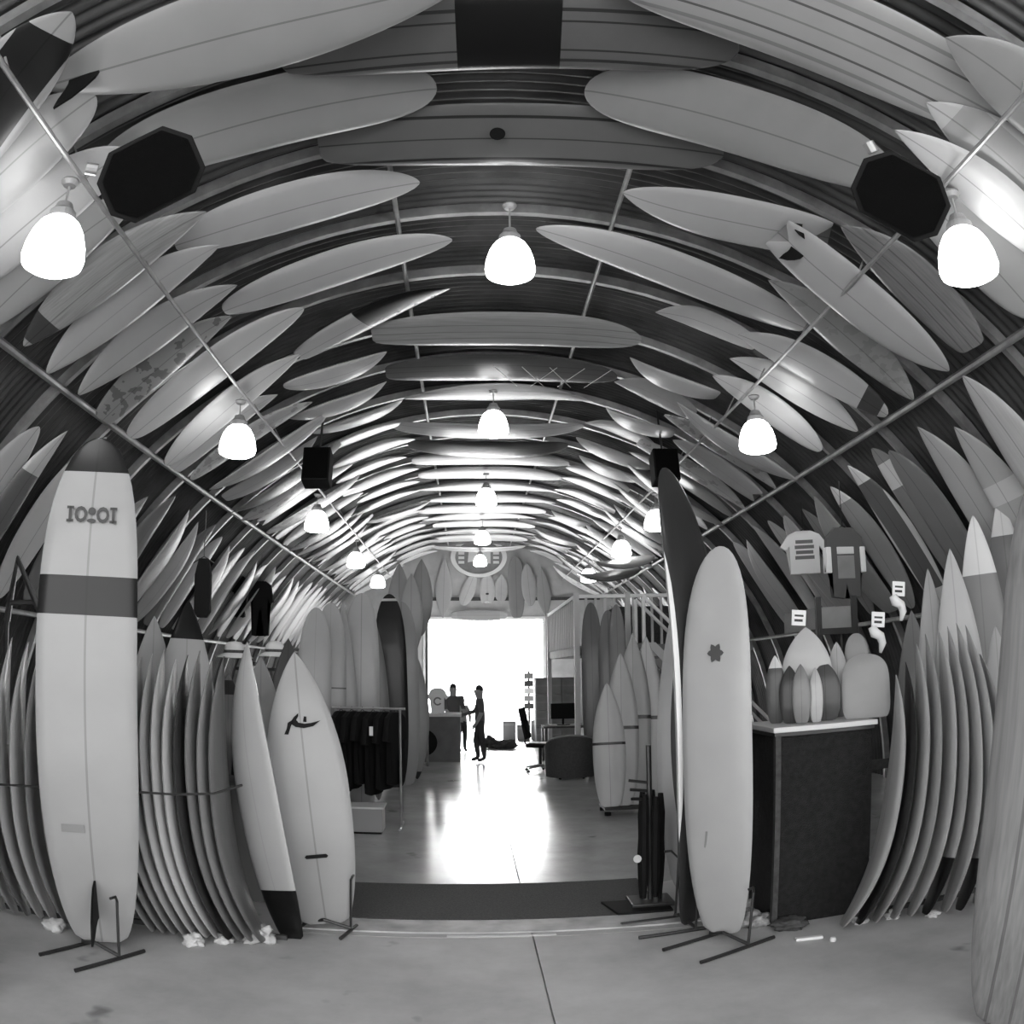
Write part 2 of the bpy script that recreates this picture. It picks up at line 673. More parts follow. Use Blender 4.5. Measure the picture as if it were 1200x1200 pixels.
def fin_mesh():
    poly = [(0, 0), (.13, 0), (.115, .05), (.075, .105), (.02, .16), (-.05, .20), (-.035, .14), (-.012, .08), (0, .03)]
    m = MB()
    # side outline in (z, y) with y pointing out of the bottom, thin along x
    pts = [(-p[1], p[0]) for p in poly]       # (y, z)
    m.prism(pts, -.006, .006, 'yz')
    return m.mesh('fin', False, BLACK)


FIN = fin_mesh()
FINW = FIN.copy()
FINW.materials.clear()
FINW.materials.append(PALE)


def board(kind, tail, nose, normal, label, cat='surfboard', group=None, width=None, thick=1.0, fins=0, finmat=None, fsc=1.0, name='surfboard', **props):
    """one surfboard from its tail point to its nose point, deck facing 'normal'"""
    me, d = proto(kind)
    tail, nose, normal = Vector(tail), Vector(nose), Vector(normal)
    zd = nose - tail
    L = zd.length
    zd.normalize()
    yd = (normal - zd * normal.dot(zd)).normalized()
    xd = yd.cross(zd)
    sx = (width or d['Wd']) / d['Wd']
    sz = L / d['L']
    sy = thick
    o = bpy.data.objects.new(name, me)
    COL.objects.link(o)
    M = Matrix((xd * sx, yd * sy, zd * sz)).transposed().to_4x4()
    M.translation = tail
    o.matrix_world = M
    for k, v in DEF.items():
        o[k] = float(props.get(k, v))
    setp(o, label, cat, group)
    if fins:
        r1 = d['rock'][1]
        spots = [(0, .16, 1.0)] if fins == 1 else [(0, .10, .6), (-.115, .26, .6), (.115, .26, .6)]
        for (fx, fz, fs) in spots:
            f = bpy.data.objects.new('fin', FINW if finmat else FIN)
            COL.objects.link(f)
            f.parent = o
            f.location = (fx, -d['T'] * .36 - r1 * .55 + .0, fz)
            f.scale = (1, fs * fsc, fs * fsc)
    return o


def rnd(a, b):
    return random.uniform(a, b)


def ceil_board(kind, a0, a1, y0, y1, r, label, tilt=8, flip=False, nose_up=True, **kw):
    """board slung under the arch from angle a0 (low end) to a1"""
    p0, p1 = arc(a0, y0, r), arc(a1, y1, r)
    am = R_((a0 + a1) / 2)
    inward = Vector((-math.sin(am), 0, -math.cos(am)))
    n = inward * math.cos(R_(tilt)) + Vector((0, -1, 0)) * math.sin(R_(tilt))
    if flip:
        n = -n
    t, nz = (p0, p1) if nose_up else (p1, p0)
    return board(kind, t, nz, n, label, **kw)


def pix_board(kind, pa, pb, r, label, dr=0.0, **kw):
    a0, y0 = on_arch(pa[0], pa[1], r)
    a1, y1 = on_arch(pb[0], pb[1], r - dr)
    return ceil_board(kind, a0, a1, y0, y1, r, label, **kw)


SHAPE = dict(egg='round-ended', shortboard='pointed square-tailed', roundpin='round-tailed', pintail='slim pin-tailed', fish='swallow-tailed', longboard='round-nosed', gun='long narrow')


def nth(n):
    return str(n) + ('th' if 10 < n % 100 < 14 else {1: 'st', 2: 'nd', 3: 'rd'}.get(n % 10, 'th'))


SIDE = {-1: 'clothes-rail side', 1: 'loft side'}


def tone(v):
    return 'white' if v > .61 else 'pale' if v > .48 else 'light grey' if v > .36 else 'grey' if v > .22 else 'dark' if v > .09 else 'black'


RC, RB, RA, RD = RAD - .20, RAD - .24, RAD - .36, RAD - .30
GC, GB, GA, GD = 'longboards slung across the crown of the roof', 'boards slung beside the crown of the roof', 'boards between the thin rail and the low purlin', 'boards leaning on the curved wall under the low purlin'

# --- crown of the roof, long boards lying across it
ceil_board('longboard', -15.3, 13.8, 3.87, 3.76, RC, 'dark longboard with a black square in its middle, slung across the crown of the roof', group=GC, width=.58, shade=.13, lines=1.0, stringer=0, wide=.8, b0=.385, b1=.61, bs=.004, tilt=14)
c0 = ceil_board('longboard', -14.3, 15.8, 4.93, 4.87, RC, 'grey longboard with a black oval badge, slung across the crown of the roof', group=GC, width=.58, shade=.15, stringer=1, wide=.9, tilt=16)
ceil_board('longboard', -14.1, 16.6, 8.50, 8.44, RC, 'pale ribbed longboard slung across the roof beyond the bare roof bays', group=GC, width=.60, shade=.42, lines=.5, grain=.15, tilt=14)
c2 = ceil_board('longboard', -13.7, 16.0, 9.74, 9.70, RC, 'dark longboard with thin crossed lines on one half, slung across the roof', group=GC, width=.58, shade=.12, lines=.5, tilt=12)
for i, y in enumerate([10.85, 11.95, 13.1, 14.2, 15.35, 16.5, 17.6, 18.7, 19.8, 20.9, 22.0, 23.1, 24.2]):
    sh = [.42, .5, .08, .35, .5, .42, .3, .5, .45, .5, .42, .5, .45][i]
    kd = random.choice(['longboard', 'gun', 'longboard'])
    ceil_board(kd, -13.5 + rnd(-1.5, 1.5), 15 + rnd(-1.5, 1.5), y, y + rnd(-.06, .06), RC,
               'nearly black longboard among the far boards slung across the crown of the roof' if sh < .1 else tone(sh) + ' ' + SHAPE[kd] + ' longboard across the roof crown, ' + nth(i + 5) + ' from the entrance',
               group=GC, width=rnd(.53, .58), shade=sh, stringer=rnd(0, 1), lines=random.choice([0, 0, .6]), tilt=rnd(4, 14), flip=random.random() < .3)
# badge on the grey one
bd = MB().lathe([(.0, 0), (.055, 0), (.055, .003), (0, .003)], 20).obj('badge', BLACK, c0)
bd.matrix_parent_inverse = Matrix()
bd.matrix_basis = Matrix.Translation((.09, .012, 1.27)) @ Matrix.Rotation(-PI / 2, 4, 'X')
# thin crossed lines on the dark one
for k in range(6):
    za = 1.65 + .17 * k
    m = MB().tube([(-.22, .03, za), (.22, .03, za + .3 * (1 if k % 2 else -1))], .004, 4)
    m.obj('crossed_line', PALE, c2)

# --- both sides of the crown
LB = [
    ('pintail', (48, 102), (555, -25), 'grey longboard with one big dark fin, in the roof bay over the entrance', dict(shade=.34, fins=1, fsc=1.25, flip=True, nose_up=True, tilt=16, width=.62)),
    ('longboard', (128, 195), (512, 104), 'mottled longboard behind the loudspeaker, tapering towards the crown', dict(shade=.34, tilt=14, width=.6)),
    ('egg', (205, 287), (492, 214), 'pale shiny board with a blunt end, slung beside the black-badged longboard', dict(shade=.55, tilt=10)),
    ('egg', (262, 364), (530, 281), 'round-ended pale board with a thin stringer, pointing at the middle lamp', dict(shade=.55, tilt=8)),
    ('shortboard', (350, 418), (528, 338), 'slim board whose end carries a black pad with white dots', dict(shade=.5, tilt=6, width=.42, b0=.45, b1=1.0, bs=.004)),
]
lb_objs = []
for kind, a, b, lab, kw in LB:
    lb_objs.append(pix_board(kind, a, b, RB, lab, group=GB, **kw))
for k in range(4):      # white dots on the black pad
    o = MB().lathe([(0, 0), (.018, 0), (.018, .004), (0, .004)], 12).obj('white_dot', WHITE, lb_objs[4])
    o.matrix_basis = Matrix.Translation((.03, .022, 1.10 + .2 * k)) @ Matrix.Rotation(-PI / 2, 4, 'X')
RBL = [
    ('longboard', (1178, 140), (700, -45), 'wide longboard with several stringers, in the roof bay over the entrance', dict(shade=.36, lines=1, wide=.4, tilt=16, width=.62)),
    ('longboard', (1035, 205), (685, 106), 'mottled longboard running from the crown to behind the loudspeaker', dict(shade=.34, tilt=14, width=.6)),
    ('fish', (975, 280), (730, 226), 'swallow-tailed board with dark fins, slung beside the black-badged longboard', dict(shade=.5, tilt=10, flip=True, fins=3, fsc=1.2)),
    ('egg', (945, 384), (628, 268), 'long pale board with a rounded tip, reaching from the middle lamp down the roof', dict(shade=.55, tilt=8)),
    ('shortboard', (885, 404), (768, 366), 'short square-ended pale board beside the long pale one', dict(shade=.6, tilt=6, width=.4)),
]
for kind, a, b, lab, kw in RBL:
    pix_board(kind, a, b, RB, lab, group=GB, **kw)
for sgn in (-1, 1):
    y = 8.95
    k = 0
    while y < YEND - .9:
        a0, a1 = (26.5 + rnd(-1, 1.5)), (13.0 + rnd(-1.6, 1.2))
        if sgn > 0:
            a1 += 2.2
        kd, sh = random.choice(['egg', 'shortboard', 'roundpin', 'pintail']), random.choice([.55, .62, .5, .6, .35])
        ceil_board(kd, sgn * a0, sgn * a1, y, y + rnd(-.08, .08), RB,
                   tone(sh) + ' ' + SHAPE[kd] + ' board, ' + nth(k + 6) + ' from the entrance beside the crown, ' + SIDE[sgn], group=GB, shade=sh, width=rnd(.44, .5), tilt=rnd(-4, 10), stringer=rnd(0, .8), flip=random.random() < .4)
        y += rnd(.86, 1.02)
        k += 1

# --- between the thin rail and the low purlin
LA = [
    ('fish', (-60, 205), (84, 14), 'pale board with a black flame painted inside its outline, over the entrance', dict(shade=.42, inset=.012)),
    ('egg', (-70, 275), (112, 112), 'grey board with a white sticker and a small black fin, near the entrance', dict(shade=.42)),
    ('egg', (-60, 345), (150, 176), 'plain wide grey board behind the first glowing lamp', dict(shade=.5)),
    ('pintail', (-40, 400), (170, 226), 'plain grey board between the loudspeaker and the first lamp', dict(shade=.42)),
    ('pintail', (28, 405), (242, 248), 'grained grey board with a dark pad at its low end', dict(shade=.4, grain=.2, b0=.03, b1=.16, bs=.05)),
    ('pintail', (55, 437), (258, 287), 'smooth pale board with a long pointed tip and a glossy rail', dict(shade=.55, stringer=.3)),
    ('pintail', (92, 462), (278, 334), 'pale tapered board next to the smooth glossy one', dict(shade=.5)),
    ('shortboard', (120, 492), (272, 370), 'board blotched with dark paint, below the thin rail', dict(shade=.35, blotch=.6)),
    ('egg', (153, 512), (356, 361), 'white board with a bright rounded tip, below the thin rail', dict(shade=.68)),
    ('roundpin', (195, 545), (352, 415), 'white board just before the second row of lamps', dict(shade=.62)),
]
for kind, a, b, lab, kw in LA:
    pix_board(kind, a, b, RA, lab, group=GA, tilt=kw.pop('tilt', 10), **kw)
RAL = [
    ('shortboard', (1290, 190), (1108, 44), 'plain grey pointed board in the roof corner over the entrance', dict(shade=.34, tilt=12)),
    ('pintail', (1275, 285), (1085, 120), 'white-railed board with a grey inset field, beside the clamp of the thin rail', dict(shade=.55, inset=.25)),
    ('pintail', (1262, 330), (1048, 152), 'slim white pointed board passing behind the lamp', dict(shade=.62, width=.40, r=RA - .10)),
    ('egg', (1215, 370), (1060, 215), 'grey board with a dark end, passing behind the loudspeaker', dict(shade=.42)),
    ('shortboard', (1140, 408), (985, 264), 'dark grey finely lined board just beyond the loudspeaker', dict(shade=.25, lines=.6, grain=.1)),
    ('fish', (1112, 435), (908, 270), 'pale board with a black hooked fin at its upper end', dict(shade=.55, flip=True, nose_up=False, fins=1, fsc=.9)),
    ('pintail', (1070, 468), (900, 328), 'grey board with a faint round emblem and a mottled low end', dict(shade=.42, blotch=.18)),
    ('roundpin', (1040, 486), (865, 392), 'pale board with a shiny white spot and a dark pad at its low end', dict(shade=.6, b0=.05, b1=.18, bs=.05)),
    ('pintail', (1005, 505), (855, 420), 'pale pointed board just before the second row of lamps', dict(shade=.6)),
    ('roundpin', (962, 528), (835, 440), 'pale board behind the second lamp', dict(shade=.6)),
]
for kind, a, b, lab, kw in RAL:
    pix_board(kind, a, b, kw.pop('r', RA), lab, group=GA, tilt=kw.pop('tilt', 10), **kw)
for sgn, ystart in ((-1, 8.85), (1, 9.35)):
    y = ystart
    k = 10
    while y < YEND - .6:
        k += 1
        a0, a1 = 42.3 + rnd(-.8, .4), 25.5 + rnd(-3.0, 1.5)
        kd, sh = random.choice(['egg', 'shortboard', 'roundpin', 'pintail', 'fish']), random.choice([.55, .62, .66, .6, .4, .3])
        bl = random.choice([0, 0, 0, .35])
        ceil_board(kd, sgn * a0, sgn * a1, y, y + rnd(-.06, .06), RA,
                   ('blotched ' if bl else '') + tone(sh) + ' ' + SHAPE[kd] + ' board, ' + nth(k) + ' from the entrance above the low purlin, ' + SIDE[sgn], group=GA, shade=sh, width=rnd(.40, .46), tilt=rnd(-2, 14), stringer=rnd(0, .8), flip=random.random() < .4,
                   blotch=bl, nose_up=random.random() < .8)
        y += rnd(.58, .72)

# --- on the curved wall below the low purlin
RDL = [
    ('pintail', (1205, 415), 5.0, dict(shade=0.75), 'pale board leaning on the curved wall, nearest to the entrance'),
    ('roundpin', (1128, 440), 5.62, dict(shade=0.63, grain=.1), 'grey board with dark smudges leaning on the curved wall'),
    ('shortboard', (1118, 500), 6.15, dict(shade=0.68, b0=.5, b1=.62, bs=.6), 'grey board with a paler patch and a small dark mark, on the curved wall'),
    ('shortboard', (1075, 500), 6.62, dict(shade=0.63), 'plain mid-grey pointed board on the curved wall'),
    ('egg', (1042, 528), 7.2, dict(shade=0.27), 'dark grey board with a white blob at its top, on the curved wall'),
    ('egg', (1022, 525), 7.75, dict(shade=0.30, b0=.74, b1=.9, bs=.55), 'dark board with a mottled white patch near the top, on the curved wall'),
    ('shortboard', (993, 545), 8.3, dict(shade=0.95, blotch=.0, inset=.12), 'white board with a dark lettered streak down its middle, on the curved wall'),
    ('roundpin', (973, 570), 8.9, dict(shade=0.45, c0=.86, c1=1.1, cs=.7), 'dark board with a bright white tip on the curved wall'),
]
for kind, p, y, kw, lab in RDL:
    a, yy = on_arch(p[0], p[1], RD)
    kw.setdefault('width', .48)
    ceil_board(kind, 64.5, a, yy, yy, RD, lab, group=GD, tilt=10, **kw)
LDL = [
    ('egg', (-5, 470), dict(shade=0.52), 'grey board high on the curved wall beside the entrance, under the low purlin'),
    ('egg', (46, 500), dict(shade=0.63), 'pale round-nosed board with a small dark dot, on the curved wall'),
    ('pintail', (79, 505), dict(shade=0.18, c0=.72, c1=1.1, cs=.45, width=.32, r=RD - .12), 'dark board with a pale shiny nose, on the curved wall'),
    ('roundpin', (125, 512), dict(shade=0.75), 'pale board on the curved wall behind the tall banded longboard'),
]
for kind, p, kw, lab in LDL:
    rr_ = kw.pop('r', RD)
    a, yy = on_arch(p[0], p[1], rr_)
    kw.setdefault('width', .46)
    ceil_board(kind, -64.5, a, yy, yy, rr_, lab, group=GD, tilt=10, **kw)
for sgn, ystart in ((-1, 7.9), (1, 9.45)):
    y = ystart
    k = 4 if sgn < 0 else 8
    while y < YEND - .5:
        k += 1
        if not (sgn > 0 and 13.2 < y < 19.5):
            kd, sh = random.choice(['egg', 'shortboard', 'roundpin', 'pintail']), random.choice([.55, .62, .66, .6, .4, .25])
            ceil_board(kd, sgn * 64.5, sgn * (45.8 + rnd(-.6, 2.0)), y, y + rnd(-.03, .03), RD,
                       tone(sh) + ' ' + SHAPE[kd] + ' board, ' + nth(k) + ' from the entrance below the low purlin, ' + SIDE[sgn], group=GD, shade=sh, width=rnd(.42, .48), tilt=rnd(2, 16), stringer=rnd(0, .8), flip=random.random() < .3)
        y += rnd(.54, .64)

# ------------------------------------------------------------------ pendant lamps
GLOW = grey('lit_milk_glass', .9, .4, emit=LAMP_E)
CAPM = grey('lamp_socket_metal', .35, .4, metal=.4)
_lm = {}


def lamp(x, y, zc, ztop, label, group):
    """glass bell on a cord; zc = middle of the glass, ztop = where the cord is fixed"""
    e = empty('pendant_lamp', (x, y, zc), label, 'lamp', group)
    if not _lm:
        _lm['shade'] = MB().lathe([(.0, .155), (.075, .155), (.09, .15), (.125, .12), (.16, .06), (.185, -.02), (.195, -.10), (.185, -.14), (.14, -.165), (.0, -.17)], 28).mesh('shade', True, GLOW)
        _lm['cap'] = MB().lathe([(0, .26), (.05, .26), (.065, .22), (.085, .20), (.092, .15), (.0, .15)], 20).mesh('socket_cap', False, CAPM)
        _lm['canopy'] = MB().lathe([(0, 0), (.055, 0), (.06, -.015), (.04, -.04), (0, -.045)], 18).mesh('canopy', False, CAPM)
    link('shade', _lm['shade'], None, e)
    link('socket_cap', _lm['cap'], None, e)
    c = link('canopy', _lm['canopy'], None, e)
    c.location.z = ztop - zc
    MB().tube([(0, 0, .25), (0, 0, ztop - zc - .03)], .008, 6).obj('cord', CAPM, e)
    return e


GL = 'glowing glass pendant lamps of the hall'
for phi, ur, side in ((-46.2, -40.3, 'L'), (51.9, 46.1, 'R')):
    xu, zu = line_at(ur, RAD - .5)
    for k, y in enumerate((3.86, 8.15, 12.85, 17.5, 21.8)):
        if side == 'R':
            y = (3.83, 7.96, 12.85, 16.0, 20.6)[k]
        xl, zl = line_at(phi, RAD - .82)
        x = xl * .75 + xu * .25
        zl = H + (zl - H) * x / xl
        lamp(x, y, zl, zu - .02, 'glowing pendant lamp, ' + nth(k + 1) + ' from the entrance along the thin rail on the ' + SIDE[-1 if side == 'L' else 1], GL)
for k, y in enumerate((5.9, 10.41, 15.1, 19.8, 24.0)):
    x, zl = line_at(5.6, RAD - .80)
    lamp(x, y, zl, RAD - .36 if k else RAD - .30, ('glowing glass pendant lamp hanging alone under the bare middle roof bays' if k == 0 else
         'glowing pendant lamp hung from the roof crown, ' + nth(k + 1) + ' from the entrance'), GL)

# ------------------------------------------------------------------ loudspeakers
GRILLE = grey('speaker_grille', .003, .9, spec=.05, bump=.5, bscale=200)


def big_speaker(c, aim, label, roll):
    """moulded cabinet with chamfered corners, hung on a yoke"""
    e = empty('loudspeaker', c, label, 'loudspeaker', 'big hanging loudspeakers')
    d = (Vector(aim) - Vector(c)).normalized()
    q = d.to_track_quat('-Y', 'Z')
    e.rotation_mode = 'QUATERNION'
    e.rotation_quaternion = q
    q = q @ Matrix.Rotation(roll, 3, 'Y').to_quaternion()
    e.rotation_quaternion = q
    w, h = .275, .205
    front = [(-w, -h + .10), (-w + .10, -h), (w - .10, -h), (w, -h + .10), (w, h - .12), (w - .12, h), (-w + .12, h), (-w, h - .12)]
    m = MB()
    nb = len(front)
    vs = [(p[0], -.16, p[1]) for p in front] + [(p[0] * .62, .20, p[1] * .75) for p in front]
    fs = [tuple(range(nb)), tuple(range(2 * nb - 1, nb - 1, -1))] + [(k, k + nb, (k + 1) % nb + nb, (k + 1) % nb) for k in range(nb)]
    m.add(vs, fs)
    m.obj('cabinet', BLACK, e, bevel=.012)
    m = MB()
    m.prism([(p[0] * .88, p[1] * .88) for p in front], -.185, -.165, 'xz')
    m.obj('grille', GRILLE, e)
    m = MB()
    m.tube([(-.24, .1, .05), (-.2, .22, .14), (0, .30, .2), (.2, .22, .14), (.24, .1, .05)], .014, 6)
    m.obj('yoke', STEEL, e)
    m = MB().tube([(-.24, .02, .16), (-.29, .02, .2)], .035, 12)
    m.obj('clamp_knob', STEEL, e)
    return e


pL, pR = at_y(175, 205, 3.55), at_y(1055, 230, 3.60)
big_speaker(pL, (0.6, -1, 1.5), 'big black chamfered loudspeaker hung above the entrance beside the mottled longboard', R_(-36))
big_speaker(pR, (-.2, -1, 1.5), 'big black chamfered loudspeaker hung above the entrance beside the slim white board', R_(36))


def small_speaker(px, py, y, label):
    c = at_y(px, py, y)
    e = empty('wall_speaker', c, label, 'loudspeaker', 'small hanging loudspeakers')
    e.rotation_euler = (R_(-12), 0, 0)
    MB().box((-.17, -.13, -.22), (.17, .15, .22)).obj('cabinet', BLACK, e, bevel=.015)
    MB().box((-.15, -.145, -.20), (.15, -.132, .20)).obj('grille', GRILLE, e)
    MB().tube([(0, .05, .2), (0, .1, .95)], .015, 8).obj('bracket', BLACKM, e)


small_speaker(372, 548, 10.0, 'small black box loudspeaker hanging above the pale standing boards')
small_speaker(779, 548, 10.6, 'small black box loudspeaker hanging behind the tip of the tall dark board')
c = at_y(6, 346, 4.9)
e = empty('spotlight', c, 'small round black spotlight fixed under the roof by the entrance', 'spotlight')
e.rotation_euler = (R_(60), 0, R_(40))
MB().lathe([(0, -.1), (.09, -.1), (.10, .02), (.07, .1), (0, .12)], 18).obj('housing', BLACK, e)
MB().lathe([(0, -.105), (.05, -.105), (.05, -.11), (0, -.11)], 14).obj('lens', MID, e)

# ------------------------------------------------------------------ board stands
def stand(c, rz, label, w=.34, arm=.42, group='black tubular board stands', bar=.36):
    """two floor bars joined by a crossbar, with two hooked uprights"""
    e = empty('board_stand', c, label, 'board stand', group, rz)
    for s in (-1, 1):
        MB().tube([(s * w / 2, -bar, .014), (s * w / 2, bar * .6, .014)], .013, 8).obj('floor_bar', BLACKM, e)
        MB().tube([(s * w / 2, 0, .02), (s * w / 2 * 1.05, .02, arm * .9), (s * w / 2 * 1.25, -.02, arm), (s * w / 2 * 1.30, -.07, arm)], .009, 6).obj('upright', BLACKM, e)
    MB().tube([(-w / 2, 0, .03), (0, -.05, .085), (w / 2, 0, .03)], .012, 8).obj('crossbar', BLACKM, e)
    return e


# ------------------------------------------------------------------ the tall banded longboard and its neighbours
CAM = Vector((0, 0, H))


def facing(p, turn=0.0, lift=0.0):
    """horizontal direction from p to the camera, turned by some degrees"""
    d = CAM - Vector(p)
    a = math.atan2(d.y, d.x) + R_(turn)
    return Vector((math.cos(a), math.sin(a), lift))


def stick(name, poly, parent, mat, y, d=.004, z0=0, x0=0, sc=1.0):
    m = MB().prism([(x0 + p[0] * sc, z0 + p[1] * sc) for p in poly], y, y + d, 'xz')
    return m.obj(name, mat, parent)


def blob(px, py, size, label, cat, name, mat, seed, group=None, squash=.6, z=None):
    """crumpled soft lump lying on the floor"""
    c = on_floor(px, py)
    bm = bmesh.new()
    bmesh.ops.create_icosphere(bm, subdivisions=4, radius=1)
    for v in bm.verts:
        n = noise.noise(v.co * 1.7 + Vector((seed, 0, 0))) * .45 + abs(noise.noise(v.co * 4.1 + Vector((0, seed, 0)))) * .35
        v.co *= .75 + n
        v.co.z = max(-.55, v.co.z)
    lo = min(v.co.z for v in bm.verts)
    for v in bm.verts:
        v.co = Vector((v.co.x * size, v.co.y * size * .8, (v.co.z - lo) * size * squash))
    me = bpy.data.meshes.new(name)
    bm.to_mesh(me)
    bm.free()
    me.polygons.foreach_set('use_smooth', [True] * len(me.polygons))
    o = link(name, me, mat)
    o.location = c
    return setp(o, label, cat, group)


f = on_floor(121, 1112)
t = at_y(118, 513, f.y + .12)
bigb = board('longboard', f + Vector((0, 0, .05)), t, -facing(f, -9), 'tall pale longboard with a dark nose and a dark band, standing on a stand',
             width=.64, shade=.46, stringer=.45, b0=.925, b1=1.1, bs=.012, c0=.641, c1=.716, cs=.012, fins=1, fsc=1.7)
PR_B = proto('longboard')[1]


def decal_plane(o, z, side=-1):
    """local y just outside the bottom (side -1) or deck (+1) of a board at height z"""
    d = next(v[1] for v in PROTO.values() if v[0] == o.data)
    best = None
    for v in o.data.vertices:
        if abs(v.co.z - z) < d['L'] * .06 and abs(v.co.x) < d['Wd'] * .22:
            best = v.co.y if best is None else (min(best, v.co.y) if side < 0 else max(best, v.co.y))
    return best


INK = grey('printed_ink', .06, .6, spec=.2)
INK2 = grey('faded_ink', .2, .6)
# decal lettering: five dark shapes in a row (too blurred to read)
zz = 2.9 * .835
yy = decal_plane(bigb, zz) - .003
for dx, sx in ((-.122, .020), (.126, .020)):        # upright strokes with feet
    for q in ([(-.008, -.045), (.008, -.045), (.008, .045), (-.008, .045)], [(-sx, .03), (sx, .03), (sx, .045), (-sx, .045)], [(-sx, -.045), (sx, -.045), (sx, -.03), (-sx, -.03)]):
        stick('decal_letter', q, bigb, INK, yy, .002, zz, dx)
for dx in (-.06, .066):                              # round rings
    for k in range(12):
        a0, a1 = 2 * PI * k / 12, 2 * PI * (k + 1) / 12
        stick('decal_ring', [(math.cos(a) * r * .8, math.sin(a) * r) for a, r in ((a0, .046), (a1, .046), (a1, .026), (a0, .026))], bigb, INK, yy, .002, zz, dx)
stick('decal_dot', [(math.cos(a * PI / 6) * .022, math.sin(a * PI / 6) * .022 + .02) for a in range(12)], bigb, INK, yy, .002, zz, .003)
stick('decal_dot', [(math.cos(a * PI / 6) * .026, math.sin(a * PI / 6) * .012 - .035) for a in range(12)], bigb, INK, yy, .002, zz, .003)
zz = 2.9 * .235
yy = decal_plane(bigb, zz) - .003
stick('decal_text', [(-.16, -.022), (-.03, -.022), (-.03, .022), (-.16, .022)], bigb, INK2, yy, .002, zz)
stand((f.x + .02, f.y - .08, 0), R_(-24), 'black tubular stand under the tall banded longboard')

# pointed shortboard with the brush-stroke logo
f = on_floor(383, 1090)
t = at_y(345, 764, f.y + .22)
sb = board('shortboard', f + Vector((0, 0, .05)), t, -facing(f), 'pale pointed shortboard with a black brush-stroke logo, standing on a stand', width=.55, shade=.46, stringer=.45)
zz = 1.9 * .735
yy = decal_plane(sb, zz) - .004
def flipx(p): return [(-q[0], q[1]) for q in p]
# seen from the front the board's local x runs to the right
for q in ([(-.13, -.085), (-.10, -.09), (-.085, -.05), (-.07, -.01), (-.045, .012), (-.06, .03), (-.095, .01), (-.108, -.04)],
          [(-.07, .02), (-.045, .055), (-.01, .085), (-.012, .06), (-.03, .03), (-.015, .005), (.03, -.008), (.08, -.005), (.15, .01), (.09, -.035), (.02, -.045), (-.04, -.03), (-.068, -.005)],
          [(.02, .01), (.045, .005), (.048, .05), (.03, .055)], ):
    stick('logo_stroke', q, sb, BLACK, yy, .003, zz, 0, .8)
zz = 1.9 * .255
yy = decal_plane(sb, zz) - .004
stick('logo_bar', [(-.06, -.012), (.06, -.012), (.07, 0), (.06, .014), (-.06, .014), (-.07, 0)], sb, BLACK, yy, .003, zz)
stand((f.x, f.y + .02, 0), R_(-12), 'black tubular stand under the logo shortboard beside the carpet', bar=.2)

f = on_floor(343, 1103)
t = at_y(290, 752, f.y + .25)
board('shortboard', f + Vector((0, 0, .02)), t, -facing(f, -54), 'white shortboard with a black tail pad, leaning beside the logo shortboard', width=.46, shade=.55, b0=-1, b1=.17, bs=.008, stringer=.2)

# ------------------------------------------------------------------ racks of boards by the entrance (rails towards the camera)
def rack_row(bases, tops, yb, yt, shades, turn, labels, group, kinds, flip=1):
    for i, (bx, tx) in enumerate(zip(bases, tops)):
        b = Vector((bx, yb[i] if isinstance(yb, list) else yb, .03))
        zt = tx[1]
        t = Vector((tx[0], yt[i] if isinstance(yt, list) else yt, zt))
        # the board's flat side faces sideways: its width runs away from the camera
        a = math.atan2(b.y, b.x) + R_(turn[i])
        wdir = Vector((math.cos(a), math.sin(a), 0))
        n = Vector((-wdir.y, wdir.x, 0)) * flip
        kw = dict(shade=shades[i]) if not isinstance(shades[i], dict) else shades[i]
        kw.setdefault('thick', 1.05)
        board(kinds[i % len(kinds)], b, t, n, labels[i] if isinstance(labels, list) else (tone(kw['shade']) + (' speckled' if kw.get('blotch') else '') + ' board, ' + nth(i + 1) + labels), group=group, **kw)


# left rack, outer part (beside the banded longboard)
nb = 9
bases = [-3.28 + .105 * i for i in range(nb)]
tops = [(b - .42 + .035 * i, 1.93 - .02 * (i % 3)) for i, b in enumerate(bases)]
rack_row(bases, tops, 4.98, 5.2, [.5, .55, .45, .2, .55, .6, .35, .15, .3], [-10] * 9,
         ' from the curved wall in the packed rack outside the banded longboard', 'boards in the rack outside the banded longboard', ['rackboard'], -1)
# left rack, inner part
nb = 11
bases = [-2.06 + .074 * i for i in range(nb)]
tops = [(b - .36 + .01 * i, 1.83 + .03 * ((i * 7) % 3)) for i, b in enumerate(bases)]
rack_row(bases, tops, [5.10 + .004 * i for i in range(nb)], 5.32, [.42, .36, .4, .5, .62, .66, .62, dict(shade=.05, blotch=.3), .25, .3, .2], [-11] * 11,
         ' from the banded longboard in the rack reaching to the logo shortboard', 'boards in the rack inside the banded longboard', ['rackboard'], -1)
